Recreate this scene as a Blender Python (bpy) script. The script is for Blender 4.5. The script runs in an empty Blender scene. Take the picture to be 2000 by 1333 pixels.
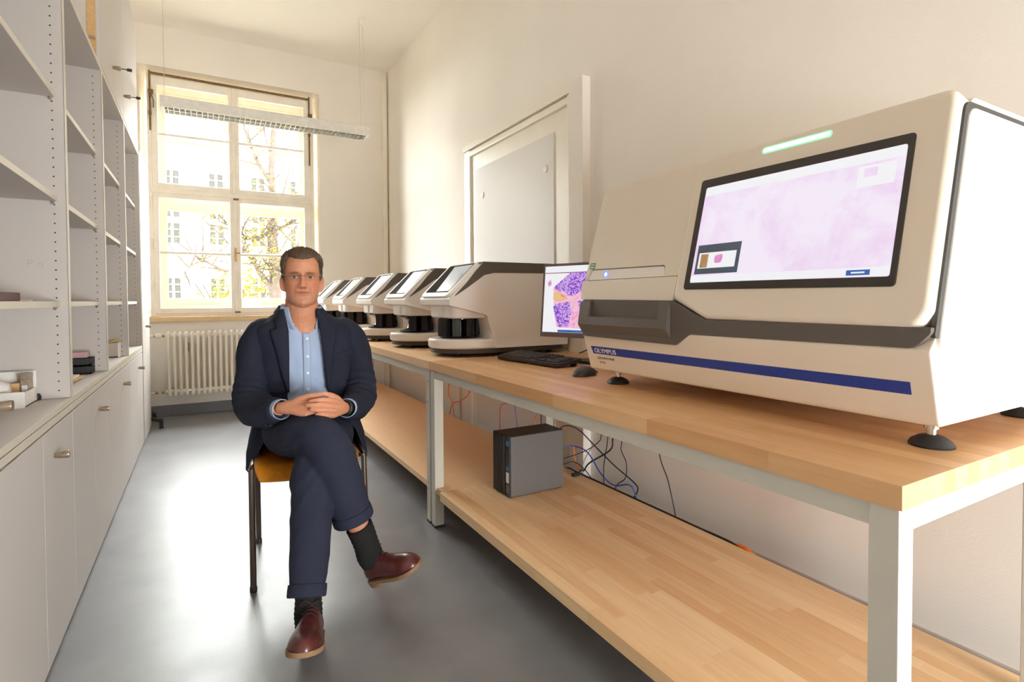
import bpy, bmesh, math, random
import numpy as np
from mathutils import Vector, Matrix, Quaternion
from mathutils import noise as mnoise
R = math.radians
random.seed(7)
scene = bpy.context.scene
col = scene.collection

# ---------------------------------------------------------------- camera, world, light, exposure
cd = bpy.data.cameras.new('camera')
cam = bpy.data.objects.new('camera', cd)
col.objects.link(cam)
RX = Vector((0.86888, -0.49499, -0.0054)); UP = Vector((0.01637, 0.01783, 0.99971)); BK = Vector((-0.49475, -0.86872, 0.0236))
cam.matrix_world = Matrix(((RX.x, UP.x, BK.x, 0), (RX.y, UP.y, BK.y, 0), (RX.z, UP.z, BK.z, 1.10), (0, 0, 0, 1)))
cd.sensor_width = 36.0
cd.lens = 1060.6 / 2000 * 36.0
cd.shift_y = -55.6 / 2000
cd.clip_start = 0.05
cd.clip_end = 200
scene.camera = cam

world = bpy.data.worlds.new('world')
scene.world = world
world.use_nodes = True
bg = world.node_tree.nodes['Background']
bg.inputs[0].default_value = (1.0, 1.0, 1.0, 1)      # even bright overcast
bg.inputs[1].default_value = 46.0

def window_light(name, x, y, z, sx, sz, rotz):
    ld = bpy.data.lights.new(name, 'AREA')
    ld.shape = 'RECTANGLE'; ld.size = sx; ld.size_y = sz
    ld.cycles.is_portal = True                           # only guides the sky's light through the opening
    o = bpy.data.objects.new(name, ld)
    o.location = (x, y, z); o.rotation_euler = (R(90), 0, rotz)
    col.objects.link(o)
window_light('far_window_portal', 0.32, 6.62, 2.12, 1.44, 2.25, R(180))
window_light('rear_window_portal', 1.28, -1.72, 0.69, 1.06, 1.36, 0)
scene.view_settings.view_transform = 'Standard'
scene.view_settings.look = 'None'
scene.view_settings.gamma = 1.0
scene.view_settings.use_curve_mapping = False
scene.view_settings.exposure = 0.0
cy = scene.cycles
cy.max_bounces = 12; cy.diffuse_bounces = 10; cy.glossy_bounces = 4; cy.transparent_max_bounces = 16
cy.sample_clamp_indirect = 6.0
cy.caustics_reflective = False; cy.caustics_refractive = False
cy.use_denoising = True

# ---------------------------------------------------------------- materials
def lin(c):
    return tuple(((v / 12.92) if v <= 0.04045 else ((v + 0.055) / 1.055) ** 2.4) for v in c)
def rgb(r, g, b):
    return lin((r / 255, g / 255, b / 255))
_m = {}
def mat(name, c, rough=0.5, metal=0.0, spec=0.5, var=0.06, scale=30.0, bump=0.0, bscale=None, emit=None, estr=0.0, coat=0.0, stretch=None):
    """Principled surface with a little procedural tone and relief."""
    m = bpy.data.materials.new(name); m.use_nodes = True
    nt = m.node_tree; b = nt.nodes['Principled BSDF']
    b.inputs['Roughness'].default_value = rough
    b.inputs['Metallic'].default_value = metal
    b.inputs['Specular IOR Level'].default_value = spec
    b.inputs['Coat Weight'].default_value = coat
    tc = nt.nodes.new('ShaderNodeTexCoord')
    vec = tc.outputs['Object']
    if stretch:
        mp = nt.nodes.new('ShaderNodeMapping'); mp.inputs['Scale'].default_value = stretch
        nt.links.new(vec, mp.inputs['Vector']); vec = mp.outputs['Vector']
    n = nt.nodes.new('ShaderNodeTexNoise'); n.inputs['Scale'].default_value = scale; n.inputs['Detail'].default_value = 4
    nt.links.new(vec, n.inputs['Vector'])
    r = nt.nodes.new('ShaderNodeValToRGB')
    a, d = [max(0, v * (1 - var)) for v in c], [min(1, v * (1 + var)) for v in c]
    r.color_ramp.elements[0].position = 0.3; r.color_ramp.elements[1].position = 0.7
    r.color_ramp.elements[0].color = (*a, 1); r.color_ramp.elements[1].color = (*d, 1)
    nt.links.new(n.outputs['Fac'], r.inputs['Fac'])
    nt.links.new(r.outputs['Color'], b.inputs['Base Color'])
    if bump:
        n2 = nt.nodes.new('ShaderNodeTexNoise'); n2.inputs['Scale'].default_value = bscale or scale * 4; n2.inputs['Detail'].default_value = 3
        nt.links.new(vec, n2.inputs['Vector'])
        bp = nt.nodes.new('ShaderNodeBump'); bp.inputs['Strength'].default_value = bump; bp.inputs['Distance'].default_value = 0.01
        nt.links.new(n2.outputs['Fac'], bp.inputs['Height']); nt.links.new(bp.outputs['Normal'], b.inputs['Normal'])
    if emit:
        b.inputs['Emission Color'].default_value = (*emit, 1); b.inputs['Emission Strength'].default_value = estr
    _m[name] = m
    return m

def wood(name, c0, c1, rough=0.42, per_object=True, coat=0.0):
    """Beech: long fine grain along Y, tone of each stave from the object's own random number."""
    m = bpy.data.materials.new(name); m.use_nodes = True
    nt = m.node_tree; b = nt.nodes['Principled BSDF']; b.inputs['Roughness'].default_value = rough
    b.inputs['Coat Weight'].default_value = coat; b.inputs['Coat Roughness'].default_value = 0.3
    tc = nt.nodes.new('ShaderNodeTexCoord'); mp = nt.nodes.new('ShaderNodeMapping')
    mp.inputs['Scale'].default_value = (60, 3.0, 60)
    nt.links.new(tc.outputs['Object'], mp.inputs['Vector'])
    oi = nt.nodes.new('ShaderNodeObjectInfo')
    cx = nt.nodes.new('ShaderNodeCombineXYZ'); ml = nt.nodes.new('ShaderNodeMath'); ml.operation = 'MULTIPLY'; ml.inputs[1].default_value = 90
    nt.links.new(oi.outputs['Random'], ml.inputs[0])
    for k in range(3): nt.links.new(ml.outputs[0], cx.inputs[k])
    nt.links.new(cx.outputs[0], mp.inputs['Location'])
    n = nt.nodes.new('ShaderNodeTexNoise'); n.inputs['Scale'].default_value = 1.0; n.inputs['Detail'].default_value = 5; n.inputs['Roughness'].default_value = 0.6
    nt.links.new(mp.outputs['Vector'], n.inputs['Vector'])
    mix = nt.nodes.new('ShaderNodeMath'); mix.operation = 'MULTIPLY_ADD'; mix.inputs[1].default_value = 0.42 if per_object else 0.1
    nt.links.new(oi.outputs['Random'], mix.inputs[0])
    sc = nt.nodes.new('ShaderNodeMath'); sc.operation = 'MULTIPLY'; sc.inputs[1].default_value = 0.62
    nt.links.new(n.outputs['Fac'], sc.inputs[0]); nt.links.new(sc.outputs[0], mix.inputs[2])
    r = nt.nodes.new('ShaderNodeValToRGB'); r.color_ramp.elements[0].position = 0.15; r.color_ramp.elements[1].position = 0.85
    r.color_ramp.elements[0].color = (*c0, 1); r.color_ramp.elements[1].color = (*c1, 1)
    nt.links.new(mix.outputs[0], r.inputs['Fac']); nt.links.new(r.outputs['Color'], b.inputs['Base Color'])
    _m[name] = m
    return m

mat('wall_paint', rgb(243, 238, 231), 0.85, spec=0.2, var=0.015, scale=2.5, bump=0.06, bscale=160)
mat('ceiling_paint', rgb(246, 241, 234), 0.9, spec=0.2, var=0.01, scale=2)
mat('white_lacquer', rgb(243, 237, 224), 0.35, var=0.02, scale=8)
mat('old_frame_paint', rgb(246, 239, 226), 0.4, var=0.05, scale=9, bump=0.04, bscale=60)
mat('reveal_white', rgb(243, 240, 236), 0.7, var=0.01)
mat('door_grey', rgb(226, 222, 217), 0.5, var=0.012, scale=3)
mat('rusty_brown', rgb(120, 92, 58), 0.6, metal=0.3, var=0.3, scale=40)
mat('sill_stone', rgb(205, 176, 132), 0.5, var=0.12, scale=60)
mat('radiator_white', rgb(240, 234, 222), 0.35, var=0.02)
mat('brass', rgb(176, 140, 84), 0.35, metal=0.9, var=0.1)
mat('cabinet_laminate', rgb(206, 201, 197), 0.55, spec=0.35, var=0.012, scale=3)
mat('cabinet_edge', rgb(216, 210, 196), 0.5, var=0.01)
mat('drill_dark', rgb(70, 60, 52), 0.8, var=0.1)
mat('shelf_pin', rgb(150, 128, 110), 0.5)
mat('nickel', rgb(176, 160, 140), 0.32, metal=0.85, var=0.08, scale=60)
mat('key_dark', rgb(70, 66, 64), 0.4, metal=0.5)
mat('bench_steel', rgb(206, 203, 193), 0.45, var=0.015, scale=5)
mat('steel_dark', rgb(52, 50, 48), 0.6)
wood('beech', rgb(200, 148, 96), rgb(230, 190, 142), 0.36, True, 0.15)
wood('beech_shelf', rgb(220, 174, 124), rgb(246, 220, 178), 0.5)
wood('beech_pale', rgb(230, 190, 146), rgb(242, 212, 172), 0.5, False)
mat('shell_cream', rgb(228, 217, 202), 0.42, var=0.01, scale=4)
mat('shell_white', rgb(240, 237, 232), 0.38, var=0.008, scale=4)
mat('shell_grey', rgb(238, 232, 227), 0.38, var=0.008, scale=4)
mat('band_brown', rgb(92, 84, 78), 0.5, var=0.05, scale=200, bump=0.05, bscale=700)
mat('band_dark', rgb(62, 57, 53), 0.55, var=0.05, scale=200)
mat('gasket', rgb(66, 64, 62), 0.6)
mat('gloss_black', rgb(18, 17, 17), 0.12, var=0.02)
mat('rack_gloss', rgb(34, 32, 32), 0.25, var=0.05)
mat('screen_margin', rgb(52, 46, 42), 0.9, spec=0.08, var=0.03)
mat('frame_black', rgb(50, 46, 43), 0.3, var=0.03)
mat('blue_stripe', rgb(22, 52, 140), 0.4, var=0.03)
mat('print_white', rgb(240, 240, 240), 0.5)
mat('print_grey', rgb(150, 140, 128), 0.6)
mat('sticker_green', rgb(48, 150, 84), 0.5, var=0.1, scale=80)
mat('rubber', rgb(40, 40, 42), 0.45)
mat('chrome', rgb(210, 208, 204), 0.18, metal=1.0, var=0.03)
mat('led_green', (0.8, 1, 0.9), 0.5, emit=(0.70, 1.0, 0.80), estr=1.1)
mat('led_green_halo', (0.3, 0.8, 0.5), 0.5, emit=(0.25, 0.75, 0.40), estr=0.8)
mat('led_blue', (0.5, 0.6, 1), 0.5, emit=(0.55, 0.7, 1.0), estr=3.0)
mat('led_blue_rim', (0.2, 0.3, 1), 0.5, emit=(0.12, 0.2, 0.95), estr=1.2)
mat('screen_glass', rgb(96, 124, 138), 0.06, var=0.05, spec=0.8)
mat('keyboard_black', rgb(44, 42, 42), 0.45, var=0.05)
mat('key_cap', rgb(52, 50, 51), 0.42, var=0.05)
mat('pc_side', rgb(100, 98, 96), 0.5, metal=0.25, var=0.05, scale=300, bump=0.05, bscale=900)
mat('pc_black', rgb(40, 36, 33), 0.5)
mat('label_white', rgb(225, 225, 225), 0.5)
mat('label_blue', rgb(20, 120, 190), 0.4)
mat('cable_orange', rgb(236, 120, 40), 0.5)
mat('cable_black', rgb(40, 40, 44), 0.5)
mat('cable_blue', rgb(60, 96, 200), 0.5)
mat('cable_white', rgb(226, 218, 200), 0.5)
mat('cable_pink', rgb(220, 80, 110), 0.5)
mat('cable_yellow', rgb(230, 200, 80), 0.5)
mat('chair_shell', rgb(222, 142, 36), 0.4, var=0.1, scale=60, coat=0.2)
mat('chair_tube', rgb(112, 100, 92), 0.3, metal=0.8)
mat('box_white', rgb(240, 238, 234), 0.45)
mat('box_grey', rgb(196, 184, 174), 0.7)
mat('paper', rgb(240, 234, 222), 0.8)
mat('rack_black', rgb(46, 44, 46), 0.5)
mat('box_pink', rgb(196, 160, 162), 0.6)
mat('box_maroon', rgb(84, 40, 40), 0.6)
mat('vial', rgb(150, 136, 116), 0.35, var=0.25, scale=90)
mat('yellow_pen', rgb(230, 190, 80), 0.5)
mat('cork_tan', rgb(206, 170, 120), 0.7, var=0.1, scale=60)
mat('lamp_white', rgb(240, 238, 232), 0.4)
mat('louver', rgb(228, 224, 214), 0.2, metal=0.6)
mat('suit', rgb(38, 42, 58), 0.85, spec=0.25, var=0.12, scale=260, bump=0.25, bscale=900)
mat('suit_trouser', rgb(43, 47, 65), 0.85, spec=0.25, var=0.12, scale=260, bump=0.25, bscale=900)
mat('shirt', rgb(172, 192, 224), 0.8, spec=0.2, var=0.03, scale=14, bump=0.12, bscale=24)
mat('button', rgb(232, 234, 238), 0.3)
mat('sock', rgb(40, 40, 40), 0.9, spec=0.15, var=0.1, scale=200, bump=0.3, bscale=300, stretch=(1, 1, 1))
mat('shoe_leather', rgb(82, 36, 34), 0.3, var=0.28, scale=28, coat=0.25)
mat('shoe_sole', rgb(140, 110, 80), 0.7, var=0.15, scale=40)
mat('lace', rgb(50, 30, 32), 0.8)
mat('lens', rgb(225, 230, 235), 0.05)
mat('hair', rgb(98, 78, 60), 0.6, var=0.45, scale=60, bump=0.5, bscale=160, stretch=(5, 1, 1))
mat('tree_bark', rgb(52, 45, 41), 0.95, spec=0.05, var=0.2, scale=12)
mat('render_white', rgb(236, 234, 228), 0.9, var=0.02, scale=1)
mat('roof_grey', rgb(205, 203, 200), 0.8)
mat('far_pane', rgb(38, 37, 34), 0.4, spec=0.05, var=0.1, scale=3)
mat('ground', rgb(170, 165, 150), 0.9, var=0.1, scale=2)
mat('towel', rgb(246, 242, 240), 0.9, var=0.02)

def mat_leaf():
    m = bpy.data.materials.new('yellow_leaf'); m.use_nodes = True
    nt = m.node_tree; b = nt.nodes['Principled BSDF']; b.inputs['Roughness'].default_value = 0.6
    g = nt.nodes.new('ShaderNodeNewGeometry'); r = nt.nodes.new('ShaderNodeValToRGB')
    r.color_ramp.elements[0].color = (*rgb(80, 66, 22), 1); r.color_ramp.elements[1].color = (*rgb(98, 84, 38), 1)
    e = r.color_ramp.elements.new(0.3); e.color = (*rgb(76, 74, 28), 1)
    nt.links.new(g.outputs['Random Per Island'], r.inputs['Fac']); nt.links.new(r.outputs['Color'], b.inputs['Base Color'])
    b.inputs['Specular IOR Level'].default_value = 0.05
    t = nt.nodes.new('ShaderNodeBsdfTranslucent'); nt.links.new(r.outputs['Color'], t.inputs['Color'])
    mx = nt.nodes.new('ShaderNodeMixShader'); mx.inputs[0].default_value = 0.5
    nt.links.new(b.outputs[0], mx.inputs[1]); nt.links.new(t.outputs[0], mx.inputs[2]); nt.links.new(mx.outputs[0], nt.nodes['Material Output'].inputs[0])
    _m['yellow_leaf'] = m
mat_leaf()

def mat_glass():
    m = bpy.data.materials.new('window_glass'); m.use_nodes = True
    nt = m.node_tree; nt.nodes.remove(nt.nodes['Principled BSDF'])
    out = nt.nodes['Material Output']
    t = nt.nodes.new('ShaderNodeBsdfTransparent'); t.inputs[0].default_value = (0.97, 0.98, 0.975, 1)
    g = nt.nodes.new('ShaderNodeBsdfGlossy'); g.inputs['Roughness'].default_value = 0.02
    f = nt.nodes.new('ShaderNodeFresnel'); f.inputs[0].default_value = 1.10
    mx = nt.nodes.new('ShaderNodeMixShader')
    nt.links.new(f.outputs[0], mx.inputs[0]); nt.links.new(t.outputs[0], mx.inputs[1]); nt.links.new(g.outputs[0], mx.inputs[2])
    nt.links.new(mx.outputs[0], out.inputs[0])
    _m['window_glass'] = m
mat_glass()

def mat_floor():
    m = bpy.data.materials.new('linoleum'); m.use_nodes = True
    nt = m.node_tree; b = nt.nodes['Principled BSDF']
    tc = nt.nodes.new('ShaderNodeTexCoord')
    n = nt.nodes.new('ShaderNodeTexNoise'); n.inputs['Scale'].default_value = 220; n.inputs['Detail'].default_value = 3
    n2 = nt.nodes.new('ShaderNodeTexNoise'); n2.inputs['Scale'].default_value = 5; n2.inputs['Detail'].default_value = 6
    for q in (n, n2): nt.links.new(tc.outputs['Object'], q.inputs['Vector'])
    ad = nt.nodes.new('ShaderNodeMath'); ad.operation = 'MULTIPLY_ADD'; ad.inputs[1].default_value = 0.6
    nt.links.new(n2.outputs['Fac'], ad.inputs[0])
    hf = nt.nodes.new('ShaderNodeMath'); hf.operation = 'MULTIPLY'; hf.inputs[1].default_value = 0.4
    nt.links.new(n.outputs['Fac'], hf.inputs[0]); nt.links.new(hf.outputs[0], ad.inputs[2])
    r = nt.nodes.new('ShaderNodeValToRGB'); r.color_ramp.elements[0].position = 0.3; r.color_ramp.elements[1].position = 0.7
    r.color_ramp.elements[0].color = (*rgb(116, 117, 121), 1); r.color_ramp.elements[1].color = (*rgb(140, 141, 145), 1)
    nt.links.new(ad.outputs[0], r.inputs['Fac']); nt.links.new(r.outputs['Color'], b.inputs['Base Color'])
    rr = nt.nodes.new('ShaderNodeMapRange'); rr.inputs['To Min'].default_value = 0.26; rr.inputs['To Max'].default_value = 0.42
    nt.links.new(n2.outputs['Fac'], rr.inputs['Value']); nt.links.new(rr.outputs[0], b.inputs['Roughness'])
    b.inputs['Specular IOR Level'].default_value = 0.6
    bp = nt.nodes.new('ShaderNodeBump'); bp.inputs['Strength'].default_value = 0.05; bp.inputs['Distance'].default_value = 0.004
    nt.links.new(n.outputs['Fac'], bp.inputs['Height']); nt.links.new(bp.outputs['Normal'], b.inputs['Normal'])
    _m['linoleum'] = m
mat_floor()

def mat_screen(name, ramp, scale, strength, loc=(0, 0, 0), detail=6, dist=1.0, stretch=(1, 1, 1)):
    """A lit display or painted reflection: noise mapped to the picture's colours."""
    m = bpy.data.materials.new(name); m.use_nodes = True
    nt = m.node_tree; b = nt.nodes['Principled BSDF']
    b.inputs['Base Color'].default_value = (0.02, 0.02, 0.02, 1); b.inputs['Roughness'].default_value = 0.25
    tc = nt.nodes.new('ShaderNodeTexCoord'); mp = nt.nodes.new('ShaderNodeMapping'); mp.inputs['Location'].default_value = loc; mp.inputs['Scale'].default_value = stretch
    n = nt.nodes.new('ShaderNodeTexNoise'); n.inputs['Scale'].default_value = scale; n.inputs['Detail'].default_value = detail; n.inputs['Distortion'].default_value = dist
    n.inputs['Roughness'].default_value = 0.62
    nt.links.new(tc.outputs['Object'], mp.inputs['Vector']); nt.links.new(mp.outputs['Vector'], n.inputs['Vector'])
    r = nt.nodes.new('ShaderNodeValToRGB')
    els = r.color_ramp.elements
    els[0].position, els[0].color = ramp[0][0], (*ramp[0][1], 1)
    els[1].position, els[1].color = ramp[-1][0], (*ramp[-1][1], 1)
    for p, c in ramp[1:-1]:
        e = els.new(p); e.color = (*c, 1)
    nt.links.new(n.outputs['Fac'], r.inputs['Fac']); nt.links.new(r.outputs['Color'], b.inputs['Emission Color'])
    b.inputs['Emission Strength'].default_value = strength
    _m[name] = m
mat_screen('screen_pink', [(0.32, rgb(232, 198, 234)), (0.44, rgb(236, 216, 240)), (0.56, rgb(240, 230, 244))], 7, 1.0, detail=9, dist=.25)
mat_screen('screen_white', [(0.0, rgb(236, 236, 240)), (1.0, rgb(240, 240, 244))], 3, 1.0)
mat_screen('screen_tissue', [(0.36, rgb(110, 50, 190)), (0.48, rgb(150, 70, 210)), (0.53, rgb(226, 200, 240)), (0.66, rgb(170, 90, 215))], 52, 0.95, dist=1.8)
mat_screen('screen_stroma', [(0.35, rgb(240, 150, 200)), (0.5, rgb(246, 206, 226)), (0.6, rgb(236, 150, 170)), (0.7, rgb(248, 226, 236))], 22, 0.95, dist=2.0)
mat_screen('screen_yellow', [(0.4, rgb(236, 200, 120)), (0.55, rgb(240, 180, 160)), (0.7, rgb(210, 110, 90))], 30, 0.95, dist=2.0)
mat_screen('screen_blue', [(0.3, rgb(40, 90, 170)), (0.7, rgb(60, 110, 190))], 6, 0.9)
mat_screen('screen_dark', [(0.3, rgb(60, 70, 82)), (0.7, rgb(76, 86, 98))], 6, 0.9)
mat_screen('screen_reflection', [(0.3, rgb(112, 142, 152)), (0.45, rgb(150, 172, 180)), (0.52, rgb(216, 222, 226)), (0.7, rgb(226, 230, 232))], 4, 0.5, dist=.4)  # small scanner displays: bright reflections on the glass painted in as glow
mat_screen('screen_rose', [(0.3, rgb(226, 130, 200)), (0.7, rgb(236, 160, 214))], 30, 0.9)
mat_screen('screen_bar', [(0.3, rgb(130, 60, 80)), (0.7, rgb(190, 150, 160))], 60, 0.8)

def mat_skin():
    m = bpy.data.materials.new('skin'); m.use_nodes = True
    nt = m.node_tree; b = nt.nodes['Principled BSDF']; b.inputs['Roughness'].default_value = 0.48
    b.inputs['Subsurface Weight'].default_value = 0.12; b.inputs['Subsurface Radius'].default_value = (0.01, 0.004, 0.002)
    at = nt.nodes.new('ShaderNodeAttribute'); at.attribute_name = 'tone'
    n = nt.nodes.new('ShaderNodeTexNoise'); n.inputs['Scale'].default_value = 60; n.inputs['Detail'].default_value = 4
    tc = nt.nodes.new('ShaderNodeTexCoord'); nt.links.new(tc.outputs['Object'], n.inputs['Vector'])
    mx = nt.nodes.new('ShaderNodeMix'); mx.data_type = 'RGBA'; mx.blend_type = 'MULTIPLY'; mx.inputs[0].default_value = 0.35
    r = nt.nodes.new('ShaderNodeValToRGB'); r.color_ramp.elements[0].position = 0.3; r.color_ramp.elements[1].position = 0.65
    r.color_ramp.elements[0].color = (0.8, 0.62, 0.55, 1); r.color_ramp.elements[1].color = (1, 1, 1, 1)
    nt.links.new(n.outputs['Fac'], r.inputs['Fac'])
    nt.links.new(at.outputs['Color'], mx.inputs[6]); nt.links.new(r.outputs['Color'], mx.inputs[7])
    nt.links.new(mx.outputs[2], b.inputs['Base Color'])
    _m['skin'] = m
mat_skin()

def mat_eye():
    m = bpy.data.materials.new('eye'); m.use_nodes = True
    nt = m.node_tree; b = nt.nodes['Principled BSDF']; b.inputs['Roughness'].default_value = 0.1
    at = nt.nodes.new('ShaderNodeAttribute'); at.attribute_name = 'tone'
    nt.links.new(at.outputs['Color'], b.inputs['Base Color'])
    _m['eye'] = m
mat_eye()

# ---------------------------------------------------------------- mesh helpers
V = Vector
class MB:
    """Collects solids; build() links them as one mesh object."""
    def __init__(self): self.bm = bmesh.new(); self.bev = False
    def _add(self, b):
        me = bpy.data.meshes.new('t'); b.to_mesh(me); b.free(); self.bm.from_mesh(me); bpy.data.meshes.remove(me); return self
    def box(self, x0, x1, y0, y1, z0, z1, bev=0.0, seg=2, M=None):
        b = bmesh.new(); bmesh.ops.create_cube(b, size=1)
        for v in b.verts:
            v.co = V(((x0 + x1) / 2 + v.co.x * abs(x1 - x0), (y0 + y1) / 2 + v.co.y * abs(y1 - y0), (z0 + z1) / 2 + v.co.z * abs(z1 - z0)))
        if bev: self.bev = True; bmesh.ops.bevel(b, geom=b.edges[:], offset=bev, segments=seg, profile=0.5, affect='EDGES', clamp_overlap=True)
        if M: b.transform(M)
        return self._add(b)
    def tube(self, pts, r, n=8, cap=True, rs=None):
        pts = [V(p) for p in pts]; b = bmesh.new(); rings = []
        t0 = (pts[1] - pts[0]).normalized()
        a = t0.orthogonal().normalized()
        for i, p in enumerate(pts):
            t = (pts[min(i + 1, len(pts) - 1)] - pts[max(i - 1, 0)]).normalized()
            a = (a - t * a.dot(t)).normalized(); c = t.cross(a)
            rr = rs[i] if rs else r
            rings.append([b.verts.new(p + (a * math.cos(2 * math.pi * k / n) + c * math.sin(2 * math.pi * k / n)) * rr) for k in range(n)])
        for A, B in zip(rings, rings[1:]):
            for k in range(n): b.faces.new((A[k], A[(k + 1) % n], B[(k + 1) % n], B[k]))
        if cap: b.faces.new(rings[0][::-1]); b.faces.new(rings[-1])
        return self._add(b)
    def lathe(self, prof, c, axis=(0, 0, 1), n=20):
        """prof: list of (radius, height along axis)."""
        ax = V(axis).normalized(); a = ax.orthogonal().normalized(); d = ax.cross(a); c = V(c); b = bmesh.new(); rings = []
        for r, h in prof:
            if r < 1e-6: rings.append([b.verts.new(c + ax * h)] * n)
            else: rings.append([b.verts.new(c + ax * h + (a * math.cos(2 * math.pi * k / n) + d * math.sin(2 * math.pi * k / n)) * r) for k in range(n)])
        for A, B in zip(rings, rings[1:]):
            for k in range(n):
                q = [A[k], A[(k + 1) % n], B[(k + 1) % n], B[k]]; q = list(dict.fromkeys(q))
                if len(q) > 2:
                    try: b.faces.new(q)
                    except ValueError: pass
        for rg, rev in ((rings[0], True), (rings[-1], False)):
            u = list(dict.fromkeys(rg))
            if len(u) > 2: b.faces.new(u[::-1] if rev else u)
        return self._add(b)
    def prism(self, pts, f, d0, d1, bev=0.0, seg=2, both=False):
        """2-D outline pts; f(u, v, d) -> point; solid between depths d0 and d1, its d1 rim bevelled."""
        b = bmesh.new()
        A = [b.verts.new(f(u, v, d0)) for u, v in pts]; B = [b.verts.new(f(u, v, d1)) for u, v in pts]
        n = len(pts); fa = b.faces.new(A[::-1]); fb = b.faces.new(B)
        for k in range(n): b.faces.new((A[k], A[(k + 1) % n], B[(k + 1) % n], B[k]))
        bmesh.ops.recalc_face_normals(b, faces=b.faces[:])
        if bev:
            self.bev = True
            ed = list(fb.edges) + (list(fa.edges) if both else [])
            bmesh.ops.bevel(b, geom=ed, offset=bev, segments=seg, profile=0.5, affect='EDGES', clamp_overlap=True)
        return self._add(b)
    def loft(self, rings, closed=True, cap=True):
        b = bmesh.new(); rs = [[b.verts.new(V(p)) for p in r] for r in rings]
        for A, B in zip(rs, rs[1:]):
            n = len(A)
            for k in range(n if closed else n - 1): b.faces.new((A[k], A[(k + 1) % n], B[(k + 1) % n], B[k]))
        if cap and closed: b.faces.new(rs[0][::-1]); b.faces.new(rs[-1])
        bmesh.ops.recalc_face_normals(b, faces=b.faces[:])
        return self._add(b)
    def quad(self, *p):
        self.bm.faces.new([self.bm.verts.new(V(q)) for q in p]); return self
    def mesh(self, name, angle=35, smooth=True):
        me = bpy.data.meshes.new(name); self.bm.to_mesh(me); self.bm.free()
        if smooth and len(me.polygons):
            me.polygons.foreach_set('use_smooth', [True] * len(me.polygons)); me.set_sharp_from_angle(angle=R(angle))
        return me
    def build(self, name, m, parent=None, angle=35, smooth=True, local=False):
        """World coordinates in, unless local; the mesh is moved into its parent's frame."""
        me = self.mesh(name, angle, smooth)
        if self.bev and smooth:                             # keep broad faces flat beside their rounded edges
            old = me; me = evaluated(old, ('WEIGHTED_NORMAL', dict(keep_sharp=True, weight=100))); bpy.data.meshes.remove(old); me.name = name
        o = link(name, me, m, parent)
        if parent is not None and not local:
            me.transform(root_matrix(parent).inverted())
        return o
def root_of(o):
    while o.parent: o = o.parent
    return o
def root_matrix(o):
    r = root_of(o)
    return Matrix.Translation(r.location) @ r.rotation_euler.to_matrix().to_4x4()
def link(name, me, m, parent=None):
    o = bpy.data.objects.new(name, me); col.objects.link(o)
    if m and not me.materials: me.materials.append(_m[m])
    if parent: o.parent = parent
    return o
def tag(o, label=None, cat=None, group=None, kind=None):
    if label: o['label'] = label
    if cat: o['category'] = cat
    if group: o['group'] = group
    if kind: o['kind'] = kind
    return o
def thing(name, label, cat, loc=(0, 0, 0), rz=0, group=None):
    o = bpy.data.objects.new(name, None); col.objects.link(o); o.empty_display_size = 0.05
    o.location = loc; o.rotation_euler = (0, 0, rz)
    return tag(o, label, cat, group)
def struct(o): o['kind'] = 'structure'; return o
def kids(o): return [c for c in bpy.data.objects if c.parent == o]
def dup(o, loc, rz=None, label=None, parent=None):
    c = o.copy(); col.objects.link(c)
    if parent is not None: c.parent = parent
    else:
        c.location = loc
        if rz is not None: c.rotation_euler = (0, 0, rz)
        if label: c['label'] = label
    for ch in kids(o): dup(ch, None, parent=c)
    return c
def rounded(pts, rad, n=6):
    """Round the corners of a polygon; rad one number or one per corner."""
    out = []; N = len(pts)
    for i in range(N):
        p = V((*pts[i], 0)); a = V((*pts[i - 1], 0)); c = V((*pts[(i + 1) % N], 0)); r = rad[i] if isinstance(rad, (list, tuple)) else rad
        u, w = (a - p), (c - p); la, lc = u.length, w.length; u.normalize(); w.normalize()
        if r <= 0: out.append((p.x, p.y)); continue
        ang = u.angle(w); t = min(r / max(math.tan(ang / 2), 1e-3), la * 0.49, lc * 0.49)
        s, e = p + u * t, p + w * t
        for k in range(n + 1):
            q = k / n; x = s * (1 - q) ** 2 + p * 2 * q * (1 - q) + e * q * q; out.append((x.x, x.y))
    return out
def curve(pts, n=8):
    """Smooth Catmull-Rom through points."""
    pts = [V(p) for p in pts]; out = []
    P = [pts[0] * 2 - pts[1]] + pts + [pts[-1] * 2 - pts[-2]]
    for i in range(1, len(P) - 2):
        for k in range(n):
            t = k / n; a, b, c, d = P[i - 1], P[i], P[i + 1], P[i + 2]
            out.append(0.5 * ((2 * b) + (c - a) * t + (2 * a - 5 * b + 4 * c - d) * t * t + (3 * b - a - 3 * c + d) * t ** 3))
    return out + [pts[-1]]
def text_mesh(s, size, depth, name):
    cu = bpy.data.curves.new(name, 'FONT'); cu.body = s; cu.size = size; cu.extrude = depth; cu.align_x = 'LEFT'
    o = bpy.data.objects.new(name, cu); col.objects.link(o)
    me = bpy.data.meshes.new_from_object(o.evaluated_get(bpy.context.evaluated_depsgraph_get()))
    bpy.data.objects.remove(o); me.materials.clear()
    return me
def evaluated(me, *mods):
    """Apply modifiers to a mesh through the dependency graph."""
    o = bpy.data.objects.new('t', me); col.objects.link(o)
    for typ, kw in mods:
        md = o.modifiers.new(typ, typ)
        for k, v in kw.items(): setattr(md, k, v)
    dg = bpy.context.evaluated_depsgraph_get(); dg.update()
    r = bpy.data.meshes.new_from_object(o.evaluated_get(dg))
    bpy.data.objects.remove(o)
    return r

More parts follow.
